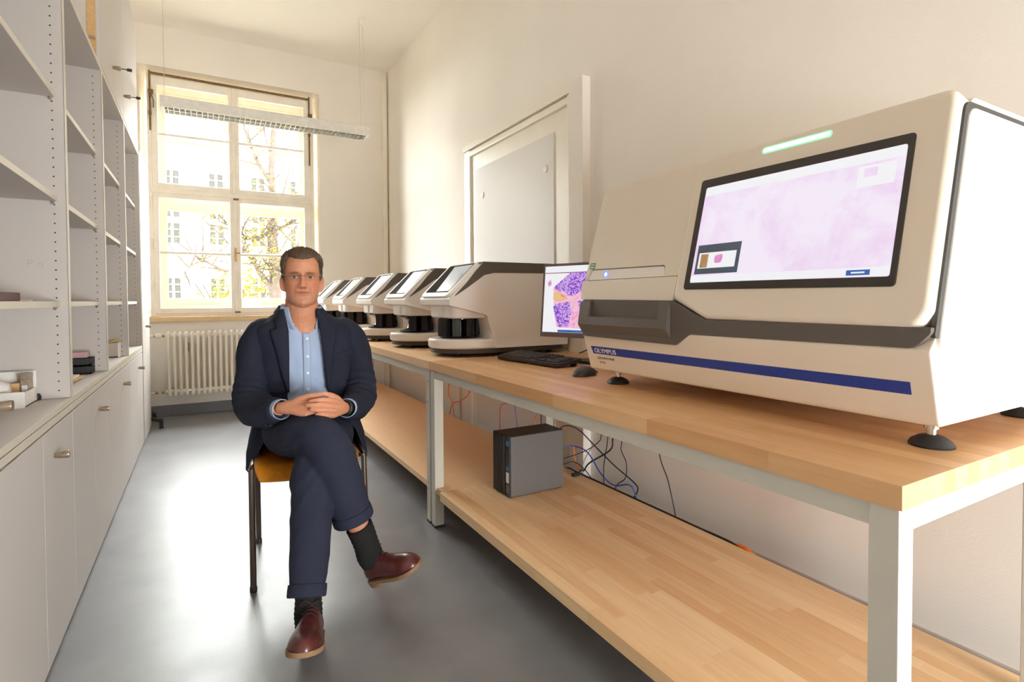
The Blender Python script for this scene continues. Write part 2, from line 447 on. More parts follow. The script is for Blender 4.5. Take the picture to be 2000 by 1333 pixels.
# ---------------------------------------------------------------- room shell
XL, XR, YF, YB, ZC = -0.82, 1.87, 6.15, -1.6, 3.70
struct(MB().box(XL - .1, XR + .1, YB - .1, YF + .1, -0.1, 0).build('floor', 'linoleum', smooth=False))
struct(MB().box(XL - .1, XR + .1, YB - .1, YF + .1, ZC, ZC + .1).build('ceiling', 'ceiling_paint', smooth=False))
struct(MB().box(XL - .1, XL, YB, YF, 0, ZC).build('wall_left', 'wall_paint', smooth=False))
struct(MB().box(XR, XR + .1, YB, YF, 0, ZC).build('wall_right', 'wall_paint', smooth=False))

def wall_hole(name, y0, y1, o0, h0, h1, m):
    """Wall between y0 (room side) and y1 with an opening: h0 at the room side, h1 at the other."""
    b = bmesh.new()
    def ring(r, y): return [b.verts.new((x, y, z)) for x, z in ((r[0], r[2]), (r[1], r[2]), (r[1], r[3]), (r[0], r[3]))]
    A, B, Cc, D = ring(o0, y0), ring(h0, y0), ring(h1, y1), ring(o0, y1)
    for P, Q in ((A, B), (B, Cc), (Cc, D), (D, A)):
        for k in range(4): b.faces.new((P[k], P[(k + 1) % 4], Q[(k + 1) % 4], Q[k]))
    bmesh.ops.recalc_face_normals(b, faces=b.faces[:])
    mb = MB(); mb._add(b)
    return struct(mb.build(name, m, smooth=False))
wall_hole('wall_far', YF, YF + 0.46, (XL, XR, 0, ZC), (-0.50, 1.125, 0.93, 3.325), (-0.44, 1.075, 0.93, 3.28), 'wall_paint')
wall_hole('wall_rear', YB, YB - 0.2, (XL, XR, 0, ZC), (.78, 1.78, 0.05, 1.33), (.78, 1.78, 0.05, 1.33), 'wall_paint')

def ring_frame(x0, x1, z0, z1, l, r, bt, t, y0, y1, bev=0.004, mb=None):
    mb = mb or MB()
    mb.box(x0, x0 + l, y0, y1, z0, z1, bev); mb.box(x1 - r, x1, y0, y1, z0, z1, bev)
    mb.box(x0 + l - .002, x1 - r + .002, y0, y1, z0, z0 + bt, bev); mb.box(x0 + l - .002, x1 - r + .002, y0, y1, z1 - t, z1, bev)
    return mb
# far window: inner pair of casements above and below a transom, a second window behind
w1 = struct(ring_frame(-0.43, 1.065, 0.955, 3.275, .038, .038, .03, .025, 6.185, 6.30).build('window_1', 'old_frame_paint'))
def sash(par, x0, x1, z0, z1, l, r, bt, t, y0, y1, bar, name='sash'):
    mb = ring_frame(x0, x1, z0, z1, l, r, bt, t, y0, y1, .006)
    mb.box(x0 + l - .002, x1 - r + .002, y0 + .006, y1 - .006, bar - .012, bar + .012, .004)
    s = mb.build(name, 'old_frame_paint', par)
    ym = (y0 + y1) / 2
    for a, c in ((z0 + bt, bar), (bar, z1 - t)):
        MB().box(x0 + l - .004, x1 - r + .004, ym - .002, ym + .002, a - .004, c + .004).build('pane', 'window_glass', s, smooth=False)
    return s
sash(w1, -0.395, 0.298, 2.175, 3.245, .052, .045, .06, .085, 6.175, 6.215, 2.70)
sash(w1, 0.298, 1.03, 2.175, 3.245, .05, .066, .06, .085, 6.175, 6.215, 2.70)
sash(w1, -0.395, 0.298, 0.982, 2.145, .048, .045, .055, .05, 6.175, 6.215, 1.572)
sash(w1, 0.298, 1.03, 0.982, 2.145, .05, .066, .055, .05, 6.175, 6.215, 1.572)
MB().box(-0.41, 1.045, 6.168, 6.26, 2.138, 2.185, .008).build('transom', 'old_frame_paint', w1)
mb = MB(); mb.box(0.283, 0.314, 6.162, 6.18, 0.985, 2.14, .006); mb.box(0.283, 0.314, 6.162, 6.18, 2.18, 3.24, .006); mb.build('cover_strip', 'old_frame_paint', w1)
ou = struct(ring_frame(-0.44, 1.075, 0.94, 3.29, .075, .075, .13, .12, 6.42, 6.50).build('outer_frame', 'old_frame_paint', w1))
for x0, x1 in ((-0.365, 0.298), (0.298, 1.0)):
    for z0, z1, br in ((1.07, 2.10, 1.60), (2.18, 3.17, 2.70)):
        sash(w1, x0, x1, z0, z1, .07, .05, .06, .09, 6.43, 6.47, br, 'outer_sash')
MB().box(-0.365, 1.0, 6.42, 6.49, 2.09, 2.19, .006).build('outer_transom', 'old_frame_paint', w1)
# brown opening gear along the head and both jambs
mb = MB(); mb.tube([(-.40, 6.165, 3.255), (1.02, 6.165, 3.25)], .008); mb.tube([(-.40, 6.172, 3.268), (1.02, 6.172, 3.262)], .005)
mb.build('opening_rod', 'rusty_brown', w1)
for x, zt in ((-.402, 2.72), (1.022, 2.55)):
    mb = MB(); mb.tube([(x, 6.165, 3.28), (x, 6.165, zt)], .0075); mb.box(x - .012, x + .03, 6.15, 6.17, 3.06, 3.10, .003); mb.box(x - .012, x + .012, 6.15, 6.17, 2.86, 2.9, .003)
    mb.tube([(x, 6.155, 3.1), (x + .03, 6.15, 3.0), (x + .03, 6.15, 2.93)], .005)
    mb.build('stay_arm', 'rusty_brown', w1)
for z in (1.6, 1.2, 2.0):
    MB().tube([(-.405, 6.168, z), (-.405, 6.168, z + .1)], .008).build('hinge', 'old_frame_paint', w1)
mb = MB(); mb.box(.288, .309, 6.152, 6.164, 1.50, 1.64, .003); mb.tube([(.299, 6.15, 1.585), (.299, 6.12, 1.585), (.335, 6.118, 1.583)], .006); mb.build('window_handle', 'brass', w1)
for z in (2.128, 0.99):
    MB().box(.285, .335, 6.15, 6.166, z - .008, z + .008, .003).build('latch', 'rusty_brown', w1)
MB().box(-0.52, 1.13, 6.10, 6.30, 0.905, 0.955, .008).build('sill', 'sill_stone', w1)
MB().box(-0.44, 1.075, 6.46, 6.7, 0.98, 1.05, .005).build('outer_sill', 'render_white', w1)
# rear window behind the camera
w2 = struct(ring_frame(.78, 1.78, .05, 1.33, .05, .05, .05, .05, YB - .14, YB - .05).build('window_2', 'old_frame_paint'))
for x0, x1 in ((.83, 1.28), (1.28, 1.73)): sash(w2, x0, x1, .10, 1.28, .04, .04, .04, .04, YB - .12, YB - .08, .8)

# right wall: painted-over doorway with grey panel, conduit, baseboards
d1 = struct(MB().box(1.846, XR + .002, 2.545, 3.90, 0, 2.245).build('door_1', 'white_lacquer', smooth=False))
MB().box(1.838, 1.848, 2.715, 3.79, 0.15, 2.10).build('panel', 'door_grey', d1, smooth=False)
mb = MB(); mb.box(1.826, 1.87, 2.525, 2.57, 0, 2.27, .012); mb.box(1.826, 1.87, 3.86, 3.905, 0, 2.27, .012); mb.box(1.826, 1.87, 2.55, 3.88, 2.215, 2.262, .012)
mb.build('moulding', 'white_lacquer', d1)
mb = MB(); mb.box(1.835, 1.87, 3.90, 3.985, 0, 2.30, .004); mb.box(1.822, 1.87, 2.53, 3.985, 2.272, 2.315, .004)
mb.build('casing', 'white_lacquer', d1)
MB().box(1.815, 1.87, 2.40, 2.53, 0, 2.325, .004).build('casing_post', 'wall_paint', d1)
for y, z in ((3.66, 1.885), (2.80, 1.90)):
    MB().lathe([(.024, 0), (.024, .004), (.018, .007), (0, .007)], (1.838, y, z), (-1, 0, 0)).build('cover_disc', 'white_lacquer', d1)
struct(MB().box(1.80, 1.85, 6.095, 6.15, 0.1, 3.66, .006).build('trim_1', 'white_lacquer'))
struct(MB().box(1.853, 1.87, 4.15, 4.23, 0.1, 0.9, .004).build('trim_2', 'white_lacquer'))
mat('base_lino', rgb(112, 113, 118), 0.5, var=0.05, scale=120)
struct(MB().box(XL, XR, 6.138, 6.152, 0, .105, .003).build('baseboard_far', 'base_lino'))
mat('base_right', rgb(176, 166, 158), 0.6, var=0.08, scale=10)
struct(MB().box(1.858, 1.872, YB, 2.40, 0, .105, .003).build('baseboard_right', 'base_right'))

# ---------------------------------------------------------------- radiator below the window
rad = thing('radiator', 'cream column radiator on the wall under the window sill', 'radiator', (0.2, 6.03, .2))
NC = 22
c0 = None
for i in range(NC):
    x = -0.283 + i * 0.0478
    if c0 is None:
        mb = MB()
        for y in (5.995, 6.055):
            mb.tube([(x, y, .245), (x, y, .785)], .0125, 10)
            for z in (.235, .79): mb.lathe([(0, -.026), (.012, -.022), (.017, -.008), (.0175, .008), (.012, .022), (0, .026)], (x, y, z), n=10)
        for z in (.25, .775): mb.tube([(x, 5.99, z), (x, 6.06, z)], .016, 10); mb.tube([(x - .0239, 6.025, z), (x + .0239, 6.025, z)], .021, 10)
        c0 = mb.build('column', 'radiator_white', rad)
    else:
        c = c0.copy(); col.objects.link(c); c.location.x = i * 0.0478
mb = MB(); mb.lathe([(0, 0), (.018, .002), (.024, .015), (.024, .045), (.018, .055), (0, .056)], (-0.335, 6.02, .778), (-1, 0, 0)); mb.build('valve_head', 'radiator_white', rad)
for sgn, x in ((1, -.335), (1, -.402)): MB().tube([(x, 6.02, .778), (x + .022, 6.02, .778)], .011, 8).build('valve_nut', 'brass', rad)
mb = MB(); mb.tube([(-.55, 6.05, .247), (-.40, 6.03, .247)], .010, 8); mb.tube([(-.55, 6.05, .778), (-.40, 6.02, .778)], .010, 8); mb.build('supply_pipe', 'radiator_white', rad)
for x in (-.395, -.345): MB().tube([(x, 6.025, .25), (x + .022, 6.025, .25)], .012, 8).build('return_nut', 'brass', rad)
for x in (-.13,): MB().box(x - .008, x + .008, 6.07, 6.149, .62, .70, .002).build('wall_bracket', 'rusty_brown', rad)

# ---------------------------------------------------------------- left wall: cupboards and shelves
XFc, XBk = -0.41, -0.79
PITCH = [1.625, 2.455, 3.308, 4.162, 5.045]
def knob(par, x, y, z, key=False, m='nickel'):
    k = MB().lathe([(.008, 0), (.008, .006), (.0105, .012), (.0125, .034), (.0115, .038), (0, .038)], (x, y, z), (1, 0, 0), 14).build('knob', m, par)
    return k
def key(par, x, y, z):
    mb = MB(); mb.tube([(x, y, z), (x + .03, y, z)], .003, 6); mb.box(x + .026, x + .05, y - .0025, y + .0025, z - .009, z + .009, .003)
    return mb.build('key', 'key_dark', par)
WH = ['nearest, beneath the white tray', 'beneath the black slide rack', 'beneath the grey carton', 'farthest, beside the tall cupboard']
for i in range(4):
    y0, y1 = PITCH[i] + .001, PITCH[i + 1] - .001
    t = thing('base_cupboard', 'pale grey two-door base cupboard, ' + WH[i], 'cupboard', ((XFc + XBk) / 2, (y0 + y1) / 2, 0), 0, 'base cupboards along the left wall')
    mb = MB(); mb.box(XBk, XFc - .02, y0, y0 + .018, 0.0, .714); mb.box(XBk, XFc - .02, y1 - .018, y1, 0.0, .714); mb.box(XBk, XBk + .01, y0, y1, .0, .714); mb.box(XBk, XFc - .02, y0, y1, .02, .04)
    mb.build('carcass', 'cabinet_laminate', t, smooth=False)
    MB().box(XBk, XFc, y0, y1, .715, .738, .002).build('top_board', 'cabinet_edge', t)
    ym = (y0 + y1) / 2
    for a, b_, kn in ((y0, ym, False), (ym, y1, True)):
        d = MB().box(XFc - .019, XFc, a + .0018, b_ - .0018, .012, .709, .0015).build('door', 'cabinet_laminate', t)
        if kn: knob(d, XFc, a + .13, .622)
for i in range(4):
    y0, y1 = PITCH[i] + .0005, PITCH[i + 1] - .0005
    lab = ['nearest open shelf unit holding a maroon box and a white tray', 'second open shelf unit holding a black slide rack', 'third open shelf unit holding a grey box', 'farthest open shelf unit, empty, beside the tall cabinet'][i]
    t = thing('shelf_unit', 'pale grey ' + lab, 'shelf', ((XFc + XBk) / 2, (y0 + y1) / 2, .742), 0, 'open shelf units above the base cupboards')
    for a, b_ in ((y0, y0 + .016), (y1 - .016, y1)):
        p = MB().box(XBk, XFc, a, b_, .763, 2.222).build('side_panel', 'cabinet_laminate', t, smooth=False)
        MB().box(XFc - .001, XFc + .0008, a, b_, .763, 2.222).build('edge_band', 'cabinet_edge', p, smooth=False)
    mb = MB()
    for k in range(44): 
        for x in (-.443,): mb.lathe([(0.0028, 0), (0.0028, .0008), (0, .0008)], (x, y1 - .016, .79 + k * .0325), (0, -1, 0), 8)
    tag(mb.build('drill_hole', 'drill_dark', t, smooth=False), kind='stuff')
    q = MB().box(XBk, XFc - .001, y0, y1, .742, .762, .001).build('bottom_board', 'cabinet_laminate', t)
    MB().box(XFc - .0012, XFc + .0004, y0, y1, .742, .7622, .0005).build('edge_band', 'cabinet_edge', q)
    q = MB().box(XBk, XFc - .001, y0, y1, 2.222, 2.243, .001).build('top_board', 'cabinet_laminate', t)
    MB().box(XFc - .0012, XFc + .0004, y0, y1, 2.222, 2.243, .0005).build('edge_band', 'cabinet_edge', q)
    MB().box(XBk - .008, XBk, y0, y1, .742, 2.243).build('back_panel', 'cabinet_laminate', t, smooth=False)
    for z in (1.103, 1.472, 1.832):
        s = MB().box(XBk + .003, -.437, y0 + .0165, y1 - .0165, z - .020, z, .001).build('shelf', 'cabinet_laminate', t)
        MB().box(-.4375, -.4355, y0 + .0165, y1 - .0165, z - .020, z, .0005).build('edge_band', 'cabinet_edge', s)
        MB().lathe([(.005, 0), (.0045, -.007), (.0015, -.011)], (-.447, y1 - .021, z - .020), n=8).build('shelf_pin', 'shelf_pin', s)
for nm, y0, y1, lab, dk in (('tall_cupboard', 5.05, 5.68, 'tall pale grey one-door cupboard at the window end of the shelves', 5.30), ('tall_cupboard', .78, 1.618, 'tall pale grey cupboard at the left picture edge, nearest the camera', 1.585)):
    t = thing(nm, lab, 'cupboard', ((XFc + XBk) / 2, (y0 + y1) / 2, 0))
    xf = XFc + .004
    mb = MB(); mb.box(XBk, xf - .02, y0, y0 + .018, 0, 2.275); mb.box(XBk, xf - .02, y1 - .018, y1, 0, 2.275); mb.box(XBk, XBk + .01, y0, y1, 0, 2.275); mb.box(XBk, xf - .02, y0, y1, 2.255, 2.275); mb.box(XBk, xf - .02, y0, y1, 0, .02)
    mb.build('carcass', 'cabinet_laminate', t, smooth=False)
    d = MB().box(xf - .019, xf, y0 + .001, y1 - .001, .012, 2.27, .0015).build('door', 'cabinet_laminate', t)
    knob(d, xf, dk, .90 if y0 > 3 else .872)
for y0, y1, ym, kn, lab in ((3.28, 4.17, 3.705, 3.72, 'the nearer one, key in its knob'), (4.172, 5.04, 4.60, 4.20, 'the one nearer the window')):
    t = thing('wall_cupboard', 'pale grey upper cupboard above the shelves, ' + lab, 'cupboard', (-.6, (y0 + y1) / 2, 2.25), 0, 'upper cupboards above the shelves')
    mb = MB(); mb.box(XBk, XFc - .02, y0, y0 + .018, 2.245, 3.2); mb.box(XBk, XFc - .02, y1 - .018, y1, 2.245, 3.2); mb.box(XBk, XBk + .01, y0, y1, 2.245, 3.2); mb.box(XBk, XFc - .02, y0, y1, 2.245, 2.262); mb.box(XBk, XFc - .02, y0, y1, 3.183, 3.2)
    mb.build('carcass', 'cabinet_laminate', t, smooth=False)
    if y0 < 3.5:
        es = MB().box(-.458, -.425, 3.272, 3.281, 2.25, 3.2, .001).build('edge_strip', 'cork_tan', t)
        MB().box(-.458, -.425, 3.266, 3.273, 2.36, 2.375, .001).build('hinge', 'nickel', es)
    for a, b_ in ((y0, ym), (ym, y1)):
        d = MB().box(XFc - .019, XFc, a + .001, b_ - .001, 2.25, 3.198, .0015).build('door', 'cabinet_laminate', t)
        if a <= kn <= b_:
            knob(d, XFc, kn, 2.395); key(d, XFc + .038, kn, 2.395)

# ---------------------------------------------------------------- pendant luminaire
lp = thing('pendant_lamp', 'long white louvred strip light hanging on wires before the window', 'lamp', (.55, 5.1, 2.61))
LX0, LX1 = -.262, 1.362
mb = MB()
mb.prism([(5.005, 2.612), (5.02, 2.612), (5.03, 2.665), (5.17, 2.665), (5.18, 2.612), (5.195, 2.612), (5.185, 2.69), (5.16, 2.705), (5.04, 2.705), (5.015, 2.69)], lambda u, v, d: V((d, u, v)), LX0 + .004, LX1 - .004)
mb.build('housing', 'lamp_white', lp, angle=20)
for x0, x1 in ((LX0, LX0 + .03), (LX1 - .03, LX1)):
    MB().prism([(5.003, 2.61), (5.197, 2.61), (5.187, 2.692), (5.162, 2.708), (5.038, 2.708), (5.013, 2.692)], lambda u, v, d: V((d, u, v)), x0, x1, .003, both=True).build('end_cap', 'lamp_white', lp)
b0 = None; nb = 40
for i in range(nb):
    x = LX0 + .05 + i * (LX1 - LX0 - .1) / (nb - 1)
    if b0 is None:
        b0 = MB().prism([(5.024, 2.614), (5.176, 2.614), (5.17, 2.655), (5.03, 2.655)], lambda u, v, d: V((d, u, v)), x - .002, x + .002).build('louver_blade', 'louver', lp, smooth=False)
    else:
        c = b0.copy(); col.objects.link(c); c.location.x = i * (LX1 - LX0 - .1) / (nb - 1)
MB().box(LX0 + .03, LX1 - .03, 5.096, 5.104, 2.613, 2.66).build('louver_rib', 'louver', lp, smooth=False)
for y in (5.06, 5.14): MB().tube([(LX0 + .04, y, 2.652), (LX1 - .04, y, 2.652)], .008, 10).build('lamp_tube', 'lamp_white', lp)
for x in (-.235, 1.30):
    MB().tube([(x, 5.1, 2.70), (x, 5.1, 3.66)], .0022, 6).build('suspension_wire', 'bench_steel', lp)
    MB().lathe([(.022, 0), (.022, -.045), (.012, -.06), (0, -.06)], (x + .012, 5.1, 3.70), n=14).build('ceiling_cup', 'white_lacquer', lp)
MB().tube([(1.325, 5.1, 2.70), (1.325, 5.1, 3.66)], .0035, 6).build('power_cable', 'cable_white', lp)

# ---------------------------------------------------------------- workbenches
def stave_board(par, x0, x1, y0, y1, z0, z1, w, m, rnd):
    n = round((x1 - x0) / w); w = (x1 - x0) / n
    for i in range(n):
        y = y0 - rnd.uniform(0, .35)
        while y < y1:
            L = rnd.uniform(.28, .62); a, b_ = max(y, y0), min(y + L, y1)
            if y1 - b_ < .08: b_ = y1
            if b_ - a > .001:
                j = rnd.uniform(-.00012, .00012)
                MB().box(x0 + i * w, x0 + (i + 1) * w, a, b_, z0, z1 + j).build('stave', m, par, smooth=False)
            y = b_ if b_ < y1 else y1 + 1
rnd = random.Random(4)
def bench(lab, y0, y1, near):
    t = thing('workbench', lab, 'workbench', (1.35, (y0 + y1) / 2, 0))
    if near:
        tp = MB().box(.953, 1.853, y0 + .002, y1 - .002, .764, .79).build('tabletop', 'beech', t, smooth=False)
        stave_board(tp, .951, 1.855, y0, y1, .763, .803, .0452, 'beech', rnd)
        sh = MB().box(.957, 1.678, y0 + .004, y1 - .119, .157, .185).build('lower_shelf', 'beech_shelf', t, smooth=False)
        stave_board(sh, .955, 1.68, y0 + .002, y1 - .117, .155, .195, .0453, 'beech_shelf', rnd)
    else:
        MB().box(.951, 1.855, y0, y1, .763, .803, .0015).build('tabletop', 'beech_pale', t)
        MB().box(.966, 1.68, y0 - .115, 4.42, .165, .195, .0015).build('lower_shelf', 'beech_pale', t)
        MB().box(.966, 1.68, 4.424, y1, .165, .195, .0015).build('lower_shelf', 'beech_pale', t)
    ly = (y0 + .006, y1 - .052) if near else (y0 + .006, y1 - .06)
    for y in ly:
        for x in (.956, 1.595):
            l = MB().box(x, x + .046, y, y + .046, .006, .763, .002).build('leg', 'bench_steel', t)
            MB().box(x - .002, x + .048, y - .002, y + .048, 0, .012, .002).build('foot_cap', 'steel_dark', l)
            if x < 1 and not near and y < 3:
                for z in (.70, .60, .20, .17): MB().lathe([(.004, 0), (.004, .001), (0, .001)], (x, y + .023, z), (-1, 0, 0), 8).build('bolt_hole', 'steel_dark', l)
        MB().box(1.002, 1.595, y + .004, y + .042, .718, .762, .002).build('end_rail', 'bench_steel', t)
        MB().box(1.002, 1.595, y + .004, y + .042, .118, .154, .002).build('low_rail', 'bench_steel', t)
    for x in (.960, 1.605): MB().box(x, x + .03, ly[0] + .046, ly[1], .722, .762, .002).build('long_rail', 'bench_steel', t)
    return t
bench('beech-topped steel workbench carrying the big slide scanner, nearer the camera', .433, 2.487, True)
bench('pale-topped steel workbench carrying the row of five small scanners', 2.492, 6.02, False)

# ---------------------------------------------------------------- big slide scanner
UV = V((.2453, 0, .9694)); NV = V((-.9694, 0, .2453))
def LP(y, v, d): return V((1.17, y, 1.045)) + UV * v + NV * d
vs = thing('slide_scanner', 'large cream slide scanner with wide touchscreen and blue stripe on the near bench', 'scanner', (1.5, 1.0, .803))
prof = rounded([(1.205, .853), (1.165, 1.0), (1.196, 1.035), (1.30, 1.45), (1.325, 1.497), (1.83, 1.497), (1.83, .853)], [.012, .01, .005, .01, .03, .04, .01])
MB().prism(prof, lambda u, v, d: V((u, d, v)), 1.548, .487, .006, 2, both=True).build('main_body', 'shell_cream', vs)
# right-hand side panel in its dark seam
so = rounded([(1.172, 1.024), (1.180, 1.05), (1.289, 1.482), (1.822, 1.482), (1.822, 1.024)], [.01, .03, .03, .03, .01])
MB().prism(so, lambda u, v, d: V((u, d, v)), .492, .4835, .001).build('seam', 'gasket', vs)
so = rounded([(1.182, .995), (1.196, 1.06), (1.299, 1.470), (1.815, 1.470), (1.815, .995)], [.03, .03, .03, .03, .01])
MB().prism(so, lambda u, v, d: V((u, d, v)), .492, .4765, .006, 3).build('side_panel', 'shell_white', vs)
# dark band with the wide drawer handle
bp_ = rounded([(1.552, 1.03), (1.535, .972), (1.110, .968), (1.056, 1.001), (.512, 1.004), (.486, 1.034), (.486, 1.044), (1.004, 1.0445), (1.129, 1.0955), (1.54, 1.10)], [.01, .01, .01, .02, .035, .012, .002, .004, .004, .01])
MB().prism(bp_, lambda u, v, d: V((d, u, v)), 1.30, 1.1645, .003).build('trim_band', 'band_brown', vs)
full = [(1.175, .970), (1.146, 1.014), (1.158, 1.093), (1.28, 1.093), (1.28, .970)]
scoop = [(1.175, .970), (1.146, 1.014), (1.1505, 1.040), (1.20, 1.052), (1.215, 1.093), (1.28, 1.093), (1.28, .970)]
hd = MB()
hd.prism(full, lambda u, v, d: V((u, d, v)), 1.545, 1.492); hd.prism(scoop, lambda u, v, d: V((u, d, v)), 1.492, 1.165); hd.prism(full, lambda u, v, d: V((u, d, v)), 1.165, 1.128)
hd.build('drawer_handle', 'band_brown', vs, angle=20)
# left-hand front: upper door, slot with power light, lower cover
MB().prism([(1.572, .05), (1.568, .45), (1.14, .45), (1.14, .05)], LP, -.06, -.012).build('door_backing', 'gasket', vs)  # dark sheet behind the covers, stands in for the shade in their gaps
MB().prism(rounded([(1.577, .127), (1.574, .20), (1.567, .466), (1.126, .474), (1.126, .127), (1.185, .1265), (1.195, .163), (1.55, .167), (1.562, .127)], [0, 0, .03, .02, 0, .002, .012, .012, .002]), LP, -.06, -.001, .005).build('upper_door', 'shell_cream', vs)
sl = MB().prism(rounded([(1.561, .128), (1.549, .1645), (1.199, .1605), (1.188, .128)], [.002, .012, .012, .002]), LP, -.05, -.004, .003).build('sample_slot', 'shell_grey', vs)
MB().lathe([(.013, 0), (.013, .0006), (.0065, .0008)], LP(1.468, .146, -.004), NV, 20).build('power_ring', 'led_blue_rim', sl)
MB().lathe([(.0062, 0), (.0062, .0012), (0, .0016)], LP(1.468, .146, -.004), NV, 16).build('power_light', 'led_blue', sl)
MB().prism(rounded([(1.583, .123), (1.572, .060), (1.548, .048), (1.13, .048), (1.13, .123)], [.008, .02, .02, .01, .002]), LP, -.06, .006, .008, 3).build('lower_cover', 'shell_cream', vs)
st = MB().prism([(1.561, .19), (1.561, .168), (1.533, .168), (1.533, .19)], LP, -.004, -.0002).build('sticker', 'sticker_green', vs)
for v in (.172, .181): MB().prism([(1.557, v + .004), (1.557, v), (1.537, v), (1.537, v + .004)], LP, -.001, .0002).build('sticker_line', 'label_white', st)
# hood with the screen
hood = MB().prism(rounded([(1.127, .474), (1.130, .055), (1.004, .0), (.505, -.004), (.4885, .03), (.4885, .478)], [.022, .03, .03, .055, .03, .03], 8), LP, -.06, .012, .014, 4).build('screen_hood', 'shell_cream', vs, angle=50)
bz = MB().prism(rounded([(1.093, .403), (1.091, .080), (.552, .076), (.552, .398)], .010), LP, .0, .015, .002).build('screen_frame', 'frame_black', vs)
dp = MB().prism(rounded([(1.070, .376), (1.070, .1), (.564, .0965), (.564, .375)], .006), LP, .01, .0158).build('display', 'screen_pink', bz, smooth=False)
def flat(par, name, m, f, u0, u1, v0, v1, d): return MB().prism([(u0, v1), (u0, v0), (u1, v0), (u1, v1)], f, d - .0003, d).build(name, m, par, smooth=False)
flat(bz, 'menu_bar', 'screen_white', LP, 1.068, .566, .350, .3745, .0162)
flat(bz, 'status_bar', 'screen_white', LP, 1.068, .566, .0985, .1175, .0162)
flat(bz, 'overview', 'screen_white', LP, .655, .580, .296, .344, .0162)
flat(bz, 'overview_tissue', 'screen_pink', LP, .642, .615, .318, .338, .0165)
flat(bz, 'slide_window', 'screen_dark', LP, 1.060, .921, .122, .205, .0162)
flat(bz, 'slide_image', 'screen_white', LP, 1.052, .932, .138, .182, .0165)
flat(bz, 'slide_label', 'cork_tan', LP, 1.045, 1.020, .140, .178, .0168)
MB().prism(rounded([(1.000, .172), (.997, .150), (.975, .152), (.972, .176)], .008), LP, .0164, .0168).build('slide_tissue', 'screen_rose', bz, smooth=False)
flat(bz, 'blue_button', 'screen_blue', LP, .648, .601, .101, .1125, .0165)
flat(bz, 'button_caption', 'screen_white', LP, .638, .611, .105, .1085, .0167)
MB().prism(rounded([(.909, .4562), (.909, .4380), (.729, .4370), (.729, .4552)], .009, 6), LP, .008, .0135, .001).build('light_halo', 'led_green_halo', hood)  # glowing strip added as the green halo round the status light
MB().prism(rounded([(.905, .4525), (.905, .4415), (.733, .4405), (.733, .4515)], .0055, 6), LP, .008, .0145, .001).build('status_light', 'led_green', hood)
# stripe and lettering on the base
def BPl(y, z, d): return V((1.205 - (z - .853) * .272, y, z)) + V((-.965, 0, -.262)) * d
MB().prism([(1.517, .937), (1.510, .911), (.527, .912), (.527, .937)], BPl, -.002, .0009).build('blue_stripe', 'blue_stripe', vs, smooth=False)
def lettering(s, size, y, z, m, wid):
    me = text_mesh(s, size, .0004, 'lettering')
    xs = [v.co.x for v in me.vertices]; k = wid / (max(xs) - min(xs))
    for v in me.vertices: v.co = BPl(y - (v.co.x - min(xs)) * k, z + v.co.y, .0011 + v.co.z)
    me.transform(root_matrix(vs).inverted()); return link('lettering', me, m, vs)
lettering('OLYMPUS', .0215, 1.500, .9162, 'print_white', .112)
lettering('SLIDEVIEW VS200', .011, 1.492, .894, 'print_grey', .088)
lettering('VS-M1', .010, 1.486, .879, 'print_grey', .03)
for x, y in ((1.265, .525), (1.272, 1.478), (1.772, .545), (1.77, 1.478)):
    f = MB().lathe([(0, 0), (.038, 0), (.039, .004), (.034, .012), (.022, .020), (.012, .023), (0, .024)], (x, y, .803), n=24).build('foot', 'rubber', vs)
    MB().lathe([(.0085, .02), (.0085, .034), (.013, .035), (.013, .042), (.0085, .043), (.0085, .056)], (x, y, .803), n=14).build('foot_screw', 'chrome', f)

